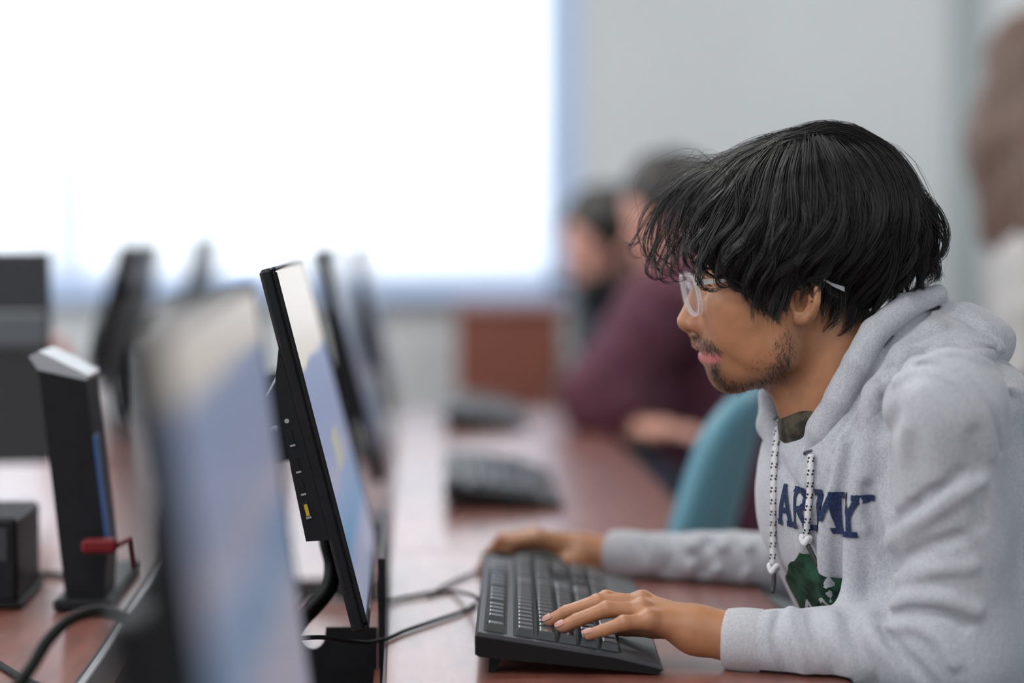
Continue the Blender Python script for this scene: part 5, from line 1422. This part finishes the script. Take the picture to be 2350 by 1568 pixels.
for ch_, adv in (('A', 112), ('R', 112), ('M', 140), ('Y', 100)):
    lm = MB()
    k_ = 0
    for st_ in LET[ch_]:
        for (a_, b_) in zip(st_[:-1], st_[1:]):
            p_, q_ = np.array([s0+0.60*a_[0], v0+0.82*a_[1]]), np.array([s0+0.60*b_[0], v0+0.82*b_[1]]); e_ = (q_-p_)/np.linalg.norm(q_-p_)*4.5
            V_, F_ = ribbon([p_-e_, q_+e_], 13.5, None, None, None); lm.add(V_+fr_n*0.3*k_, F_); k_ += 1
    hero('printed_letter', np.array(lm.V), lm.F, 'print_navy', True, hoodie)
    s0 += adv*0.60
# round green emblem under the word
n1, n2 = 40, 14; V2 = [(0.0, 0.0)]; 
P2 = []; 
for j in range(1, n2+1):
    for i in range(n1):
        a = 2*math.pi*i/n1; rr = j/n2*(118+10*math.sin(5*a)+7*math.sin(9*a+1)); P2.append((-20+rr*1.15*math.cos(a), -245+rr*math.sin(a)))
V = lay([(-20, -245)]+P2, 1.8); F = [[0, 1+i, 1+(i+1) % n1] for i in range(n1)]+[[1+j*n1+i, 1+j*n1+(i+1) % n1, 1+(j+1)*n1+(i+1) % n1, 1+(j+1)*n1+i] for j in range(n2-1) for i in range(n1)]
emb = hero('printed_emblem', V, F, 'print_green', True, hoodie)
for st_ in ([(-150, -250), (-125, -215), (-105, -255)], [(-60, -205), (-32, -195), (-22, -220), (-55, -230)], [(-30, -262), (5, -240), (0, -280)], [(-110, -290), (-70, -282)], [(-45, -305), (-10, -312)]):
    ribbon([(x+55, y-20) for x, y in st_], 9, 'printed_mark', 'hoodie_rib', emb, 8)

# ------------------------------------------------------------------ the student's legs and chair (under the desk)
hipc = to_world(Lw(2190, 1500, 0)); hipc[2] = 0.55
fdir = -HU; sdir = HW
def seated_legs(person_o, base, hip, f, s, mat, shoe_mat, knee_z=0.50):
    def sdf(P):
        d = None
        for sg in (-1, 1):
            a = hip+s*0.09*sg; k = hip+f*0.40+s*0.13*sg; k = np.array([k[0], k[1], knee_z]); an = k+f*0.02; an = np.array([an[0], an[1], 0.10])
            e = chain(P, [a, k, an], [0.098, 0.070, 0.055], 0.03); d = e if d is None else smin(d, e, 0.03)
        return smin(d, ell(P, hip, (0.15, 0.17, 0.11)), 0.06)
    lo = np.minimum(hip, hip+f*0.5)-0.35; hi = np.maximum(hip, hip+f*0.5)+0.35; lo[2] = 0.04; hi[2] = 0.70
    V, F = surface(sdf, lo, hi, 0.016)
    mesh_obj('trousers', V-base, F, mat, person_o, None, True)
    for sg in (-1, 1):
        an = hip+f*0.42+s*0.13*sg; M = np.stack([f, s, np.array([0, 0, 1.])])
        def sh(P): 
            Q = (P-np.array([an[0], an[1], 0.0])) @ M.T
            d = ell(Q, (0.05, 0, 0.035), (0.14, 0.048, 0.055)); d = smin(d, ell(Q, (0.0, 0, 0.08), (0.06, 0.045, 0.06)), 0.02); return smax(d, 0.002-Q[:, 2], 0.004)
        V, F = surface(sh, np.array([an[0]-0.25, an[1]-0.25, -0.02]), np.array([an[0]+0.25, an[1]+0.25, 0.17]), 0.011)
        mesh_obj('shoe', V-base, F, shoe_mat, person_o, None, True)
seated_legs(person, BASE, hipc, fdir, sdir, 'denim', 'shoe')

def build_chair():
    """moulded shell chair, front towards -x, origin on the floor"""
    root = empty('classroom_chair', (0, 0, 0)); sz = 0.43
    nu, nv = 15, 15
    def shell(fn, th, name):
        V = []; F = []
        for lay_ in (0, 1):
            for j in range(nv):
                for i in range(nu):
                    p, n = fn(i/(nu-1)*2-1, j/(nv-1)); V.append(np.array(p)+np.array(n)*(th*(0.5 if lay_ else -0.5)))
        o_ = nu*nv
        for j in range(nv-1):
            for i in range(nu-1):
                a = j*nu+i; F.append([a, a+1, a+nu+1, a+nu]); F.append([o_+a, o_+a+nu, o_+a+nu+1, o_+a+1])
        bd_ = [i for i in range(nu)]+[j*nu+nu-1 for j in range(1, nv)]+[(nv-1)*nu+i for i in range(nu-2, -1, -1)]+[j*nu for j in range(nv-2, 0, -1)]
        for k in range(len(bd_)): a, b = bd_[k], bd_[(k+1) % len(bd_)]; F.append([b, a, o_+a, o_+b])
        return mesh_obj(name, V, F, 'chair_teal', root, None, True)
    def back(u, v):
        w = 0.215*(1-0.22*v**2)*(1-0.10*(1-v)**2); e = 1-(1-min(1, (1-abs(u))*6))**2*0.0
        cr = (abs(u)**3)*0.06*(v**1.0); y = u*w; z = sz+0.13+0.36*v-cr
        x = 0.19+0.09*v-0.055*u*u
        return (x, y, z), (0.97, 0.18*u, -0.2)
    def seat(u, v):
        y = u*0.215*(1-0.08*abs(v-0.5)); x = -0.21+0.40*v; z = sz-0.018*(1-u*u)*math.sin(math.pi*min(1, v*1.1))-0.03*max(0, 0.15-v)/0.15+0.02*max(0, v-0.85)/0.15
        return (x, y, z), (0, 0, 1)
    shell(back, 0.030, 'backrest'); shell(seat, 0.016, 'seat')
    for sy in (-1, 1):
        MB().tube(catmull([(0.16, sy*0.15, sz-0.012), (0.20, sy*0.15, sz+0.03), (0.215, sy*0.15, sz+0.12), (0.232, sy*0.15, sz+0.22)], 14), 0.009, 10).build('back_post', 'chair_leg', root, True)
        for (xa, xb) in ((-0.15, -0.22), (0.15, 0.24)):
            MB().tube([(xa, sy*0.17, sz-0.012), (xb, sy*0.21, 0.006)], 0.010, 10).build('leg', 'chair_leg', root, True)
    return root
ch1 = build_chair()
tag(ch1, 'empty teal shell chair beside the middle keyboard', 'chair', 'classroom chairs')
c_ = atY(1668, 1060, 2.9); ch1.location = (c_[0]-0.225, 2.97, 0); ch1.rotation_euler = (0, 0, math.radians(-14))
ch2 = copy_tree(ch1); ch2['label'] = 'teal shell chair under the student in the grey hoodie'; ch2.location = (hipc[0]-0.0, hipc[1]+0.0, -0.0); ch2.rotation_euler = (0, 0, -A_F)

# ------------------------------------------------------------------ people in the background
def figure(name, label, base, f, joints, radii, skin, cloth, hairm, hair_kind, face_to, trousers=None, legs=None, beard=False, clothname='sweater', trunkr=None, h=0.012, sleeve=0.016):
    """one seated or standing person; joints in world metres; base = floor point"""
    J = {k: np.array(v, float) for k, v in joints.items()}
    f = np.array([*f[:2], 0.0]); f /= np.linalg.norm(f); s = np.array([-f[1], f[0], 0.0])
    g = np.array([*face_to, 0.0]) if len(face_to) == 2 else np.array(face_to, float); g /= np.linalg.norm(g); gs = np.cross(np.array([0, 0, 1.0]), g); gs /= np.linalg.norm(gs); gu = np.cross(g, gs)
    Rh = np.stack([g, gs, gu]); hc = J['head']
    def hd(P):
        Q = ((P-hc) @ Rh.T).astype(np.float32); M = Q.copy(); M[:, 1] = np.abs(M[:, 1])
        d = ell(M, (-0.01, 0, 0.03), (0.096, 0.075, 0.088)); fc = ell(M, (0.035, 0, -0.035), (0.052, 0.055, 0.078))
        fc = smin(fc, cap(M, (-0.01, 0.052, -0.055), (0.06, 0.012, -0.10), 0.022, 0.018), 0.02); d = smin(d, fc, 0.025)
        d = smax(d, -ell(M, (0.092, 0.03, 0.0), (0.02, 0.016, 0.012)), 0.01)
        d = smin(d, cap(M, (0.082, 0, 0.005), (0.108, 0, -0.035), 0.007, 0.011), 0.01)
        d = smin(d, cap(M, (0.086, 0.0, -0.062), (0.078, 0.02, -0.064), 0.008, 0.006), 0.006)
        d = smin(d, cap(M, (0.086, 0.0, -0.076), (0.078, 0.018, -0.074), 0.008, 0.006), 0.006)
        d = smin(d, ell(M, (-0.012, 0.078, -0.01), (0.018, 0.010, 0.030)), 0.008)
        return d
    def arms(P, grow, sides=('L', 'R')):
        d = None
        for k in sides:
            if k+'sh' in J:
                e = chain(P, [J[k+'sh'], J[k+'el'], J[k+'wr']], [0.055+grow, 0.043+grow, 0.030+grow*0.7], 0.02); d = e if d is None else np.minimum(d, e)
        return d
    tr = trunkr or (0.115, 0.19)
    R3 = np.stack([f, s, np.array([0, 0, 1.0])])
    def trunk(P, grow):
        a, b = J['chest'], J['hip']; d = None
        for t, w in ((0, 1.0), (0.33, 1.0), (0.66, 0.93), (1, 0.9)):
            e = rell(P, a*(1-t)+b*t, (tr[0]+grow, tr[1]*w+grow, 0.16+grow), R3); d = e if d is None else smin(d, e, 0.06)
        return d
    def body(P):
        d = hd(P); d = smin(d, cap(P, hc+gu*(-0.05)-g*0.02, J['neck'], 0.052, 0.058), 0.02)
        d = smin(d, trunk(P, -0.02), 0.04); d = smin(d, arms(P, -0.008), 0.03)
        for k in ('L', 'R'):
            if k+'wr' in J:
                w_, e_ = J[k+'wr'], J[k+'el']; dr = (w_-e_)/np.linalg.norm(w_-e_); dr = np.array([dr[0], dr[1], 0.0 if 'stand' not in J else dr[2]]); dr /= np.linalg.norm(dr); sx = np.cross(dr, (0, 0, 1.0)); sx = sx/np.linalg.norm(sx) if np.linalg.norm(sx) > 1e-3 else s
                hnd = ell(P, w_+dr*0.05, (0.045, 0.045, 0.022))
                for q_ in (-1.5, -0.5, 0.5, 1.5): hnd = smin(hnd, chain(P, [w_+dr*0.075+sx*0.019*q_, w_+dr*0.125+sx*0.021*q_, w_+dr*(0.16-0.008*abs(q_))+sx*0.021*q_-np.array([0, 0, 0.012])], [0.0105, 0.0095, 0.008]), 0.008)
                hnd = smin(hnd, chain(P, [w_+dr*0.03+sx*0.03, w_+dr*0.07+sx*0.055, w_+dr*0.10+sx*0.058], [0.013, 0.011, 0.009]), 0.012)
                d = smin(d, hnd, 0.02)
        return d
    pts = np.array([v for k, v in J.items() if k != 'stand']); lo, hi = pts.min(0)-0.30, pts.max(0)+0.30
    V, F = surface(body, lo, hi, h)
    base = np.array(base, float)
    root = mesh_obj(name, V, F, skin, None, base, True); tag(root, label, 'person', 'people in the background')
    def cl(P):
        d = trunk(P, 0.012); d = smin(d, arms(P, sleeve), 0.05)
        d = smin(d, cap(P, J['neck']+np.array([0, 0, -0.02]), J['chest'], 0.068, 0.10), 0.05)
        x, y, z = P[:, 0], P[:, 1], P[:, 2]
        d = d-0.006*np.sin(x*38+y*21+2*np.sin(z*19))*np.sin(z*33+y*17)
        d = smax(d, -cap(P, J['neck'], hc, 0.056, 0.056), 0.008)
        for k in ('L', 'R'):
            if k+'wr' in J:
                n_ = (J[k+'wr']-J[k+'el']); n_ /= np.linalg.norm(n_); nr = np.linalg.norm(P-J[k+'wr'], axis=1) < 0.12
                d = np.where(nr, smax(d, (P-J[k+'wr']) @ n_+0.005, 0.004), d)
        return d
    V, F = surface(cl, lo, hi, h); mesh_obj(clothname, V-base, F, cloth, root, None, True)
    def hr(P):
        Q = ((P-hc) @ Rh.T).astype(np.float32); M = Q.copy(); M[:, 1] = np.abs(M[:, 1])
        d = ell(M, (-0.018, 0, 0.042), (0.108, 0.092, 0.098))
        if hair_kind == 'long': d = smin(d, chain(M, [(-0.04, 0.06, 0.04), (-0.05, 0.085, -0.12), (-0.04, 0.10, -0.27), (-0.02, 0.09, -0.38)], [0.05, 0.055, 0.055, 0.03]), 0.05); d = smin(d, chain(M, [(-0.08, 0.0, 0.04), (-0.115, 0.02, -0.12), (-0.10, 0.03, -0.30)], [0.05, 0.062, 0.04]), 0.05)
        else: d = smin(d, ell(M, (-0.06, 0, -0.01), (0.06, 0.078, 0.06)), 0.03)
        d = d-0.004*np.sin(60*M[:, 0]+40*M[:, 1])*np.sin(55*M[:, 2]+30*M[:, 0])-(0.003*np.sin(220*np.arctan2(Q[:, 1], Q[:, 0]+0.02)*0.12) if hair_kind == 'long' else 0)
        d = smax(d, -ell(M, (0.085, 0, -0.05), (0.085, 0.072, 0.118)), 0.012)
        if hair_kind != 'long': d = smax(d, -ell(M, (0.0, 0.085, -0.03), (0.03, 0.02, 0.035)), 0.008)
        return d
    V, F = surface(hr, hc-0.5, hc+0.2, 0.009); mesh_obj('hair', V-base, F, hairm, root, None, True)
    if beard:
        def bdf(P):
            Q = ((P-hc) @ Rh.T).astype(np.float32); M = Q.copy(); M[:, 1] = np.abs(M[:, 1])
            d = ell(M, (0.045, 0, -0.085), (0.048, 0.062, 0.045)); d = smin(d, cap(M, (0.0, 0.066, -0.03), (0.03, 0.055, -0.08), 0.012, 0.016), 0.015)
            d = smax(d, -ell(M, (0.10, 0, -0.068), (0.02, 0.03, 0.014)), 0.006); return d-0.002*np.sin(300*M[:, 0])*np.sin(280*M[:, 2]+200*M[:, 1])
        V, F = surface(bdf, hc-0.25, hc+0.25, 0.007); mesh_obj('beard', V-base, F, hairm, root, None, True)
    if legs == 'seated': seated_legs(root, base, J['hip'], f, s, trousers, 'shoe', J['hip'][2]-0.01)
    elif legs == 'stand':
        def lg(P):
            d = None
            for sg in (-1, 1):
                e = chain(P, [J['hip']+s*0.085*sg, np.array([*(J['hip']+s*0.095*sg)[:2], 0.48]), np.array([*(J['hip']+s*0.10*sg)[:2], 0.09])], [0.10, 0.070, 0.055]); d = e if d is None else smin(d, e, 0.02)
            return d
        lo2 = J['hip']-0.3; hi2 = J['hip']+0.3; lo2[2] = 0.0; V, F = surface(lg, lo2, hi2, 0.018); mesh_obj('trousers', V-base, F, trousers, root, None, True)
        for sg in (-1, 1):
            an = J['hip']+s*0.10*sg
            def sh(P):
                Q = (P-np.array([an[0], an[1], 0.0])) @ R3.T
                d = ell(Q, (0.05, 0, 0.035), (0.14, 0.045, 0.05)); d = smin(d, ell(Q, (0, 0, 0.07), (0.055, 0.042, 0.05)), 0.02); return smax(d, 0.002-Q[:, 2], 0.004)
            V, F = surface(sh, np.array([an[0]-0.25, an[1]-0.25, -0.02]), np.array([an[0]+0.25, an[1]+0.25, 0.15]), 0.012); mesh_obj('shoe', V-base, F, 'shoe', root, None, True)
    return root
# burgundy sweatshirt, hunched over the desk behind the student
hp_ = np.array([0.735, 4.45, 0.56])
figure('person', 'person in a burgundy sweatshirt leaning on the desk behind the student', (hp_[0], hp_[1], 0), (-1, 0.05),
       dict(head=atY(1530, 500, 4.40), neck=atY(1590, 612, 4.42), chest=atY(1640, 742, 4.44), hip=hp_, Lsh=atY(1520, 705, 4.22), Lel=atY(1372, 915, 4.12), Lwr=atY(1450, 985, 4.08),
            Rsh=atY(1590, 690, 4.64), Rel=atY(1430, 850, 4.80), Rwr=atY(1370, 905, 4.56)),
       None, 'skin_pink', 'burgundy_cloth', 'hair_dark', 'short', (-0.90, -0.32, -0.25), 'denim', 'seated', clothname='sweatshirt', trunkr=(0.165, 0.22), sleeve=0.03)
# bearded person in dark clothes further back
hp2 = np.array([0.66, 5.25, 0.56])
figure('person', 'bearded person in a dark shirt beyond the burgundy sweatshirt', (hp2[0], hp2[1], 0), (-1, 0),
       dict(head=atY(1378, 560, 4.95), neck=atY(1412, 660, 5.0), chest=atY(1440, 755, 5.1), hip=hp2, Lsh=atY(1400, 720, 5.05), Lel=atY(1400, 850, 4.95), Lwr=atY(1400, 960, 5.0),
            Rsh=atY(1410, 715, 5.42), Rel=atY(1410, 850, 5.48), Rwr=atY(1420, 940, 5.35)),
       None, 'skin_pink', 'dark_shirt', 'hair_dark', 'short', (-0.80, -0.55, -0.20), 'denim', 'seated', beard=True, clothname='shirt')
for hp__, lab in ((hp_, 'teal shell chair under the person in burgundy'), (hp2, 'teal shell chair under the bearded person')):
    c3 = copy_tree(ch1); c3['label'] = lab; c3.location = (hp__[0], hp__[1], 0); c3.rotation_euler = (0, 0, 0)
# person standing at the right with long brown hair
ws = atY(2432, 300, 4.0); sb = np.array([ws[0], 4.0, 0])
figure('person', 'standing person with long brown hair in a pale top near the wall', sb, (1, -0.12),
       dict(stand=(0, 0, 0), head=sb+np.array([0, 0, 1.42]), neck=sb+np.array([0.0, 0.0, 1.27]), chest=sb+np.array([0, 0.01, 1.10]), hip=sb+np.array([0, 0.0, 0.82]),
            Lsh=sb+np.array([0.0, 0.17, 1.18]), Lel=sb+np.array([0.0, 0.21, 0.93]), Lwr=sb+np.array([0.10, 0.21, 0.74]), Rsh=sb+np.array([0.0, -0.17, 1.18]), Rel=sb+np.array([0.0, -0.21, 0.93]), Rwr=sb+np.array([0.10, -0.20, 0.74])),
       None, 'skin_tan', 'pale_shirt', 'hair_brown', 'long', (1, -0.12), 'denim', 'stand', clothname='top', trunkr=(0.10, 0.155))
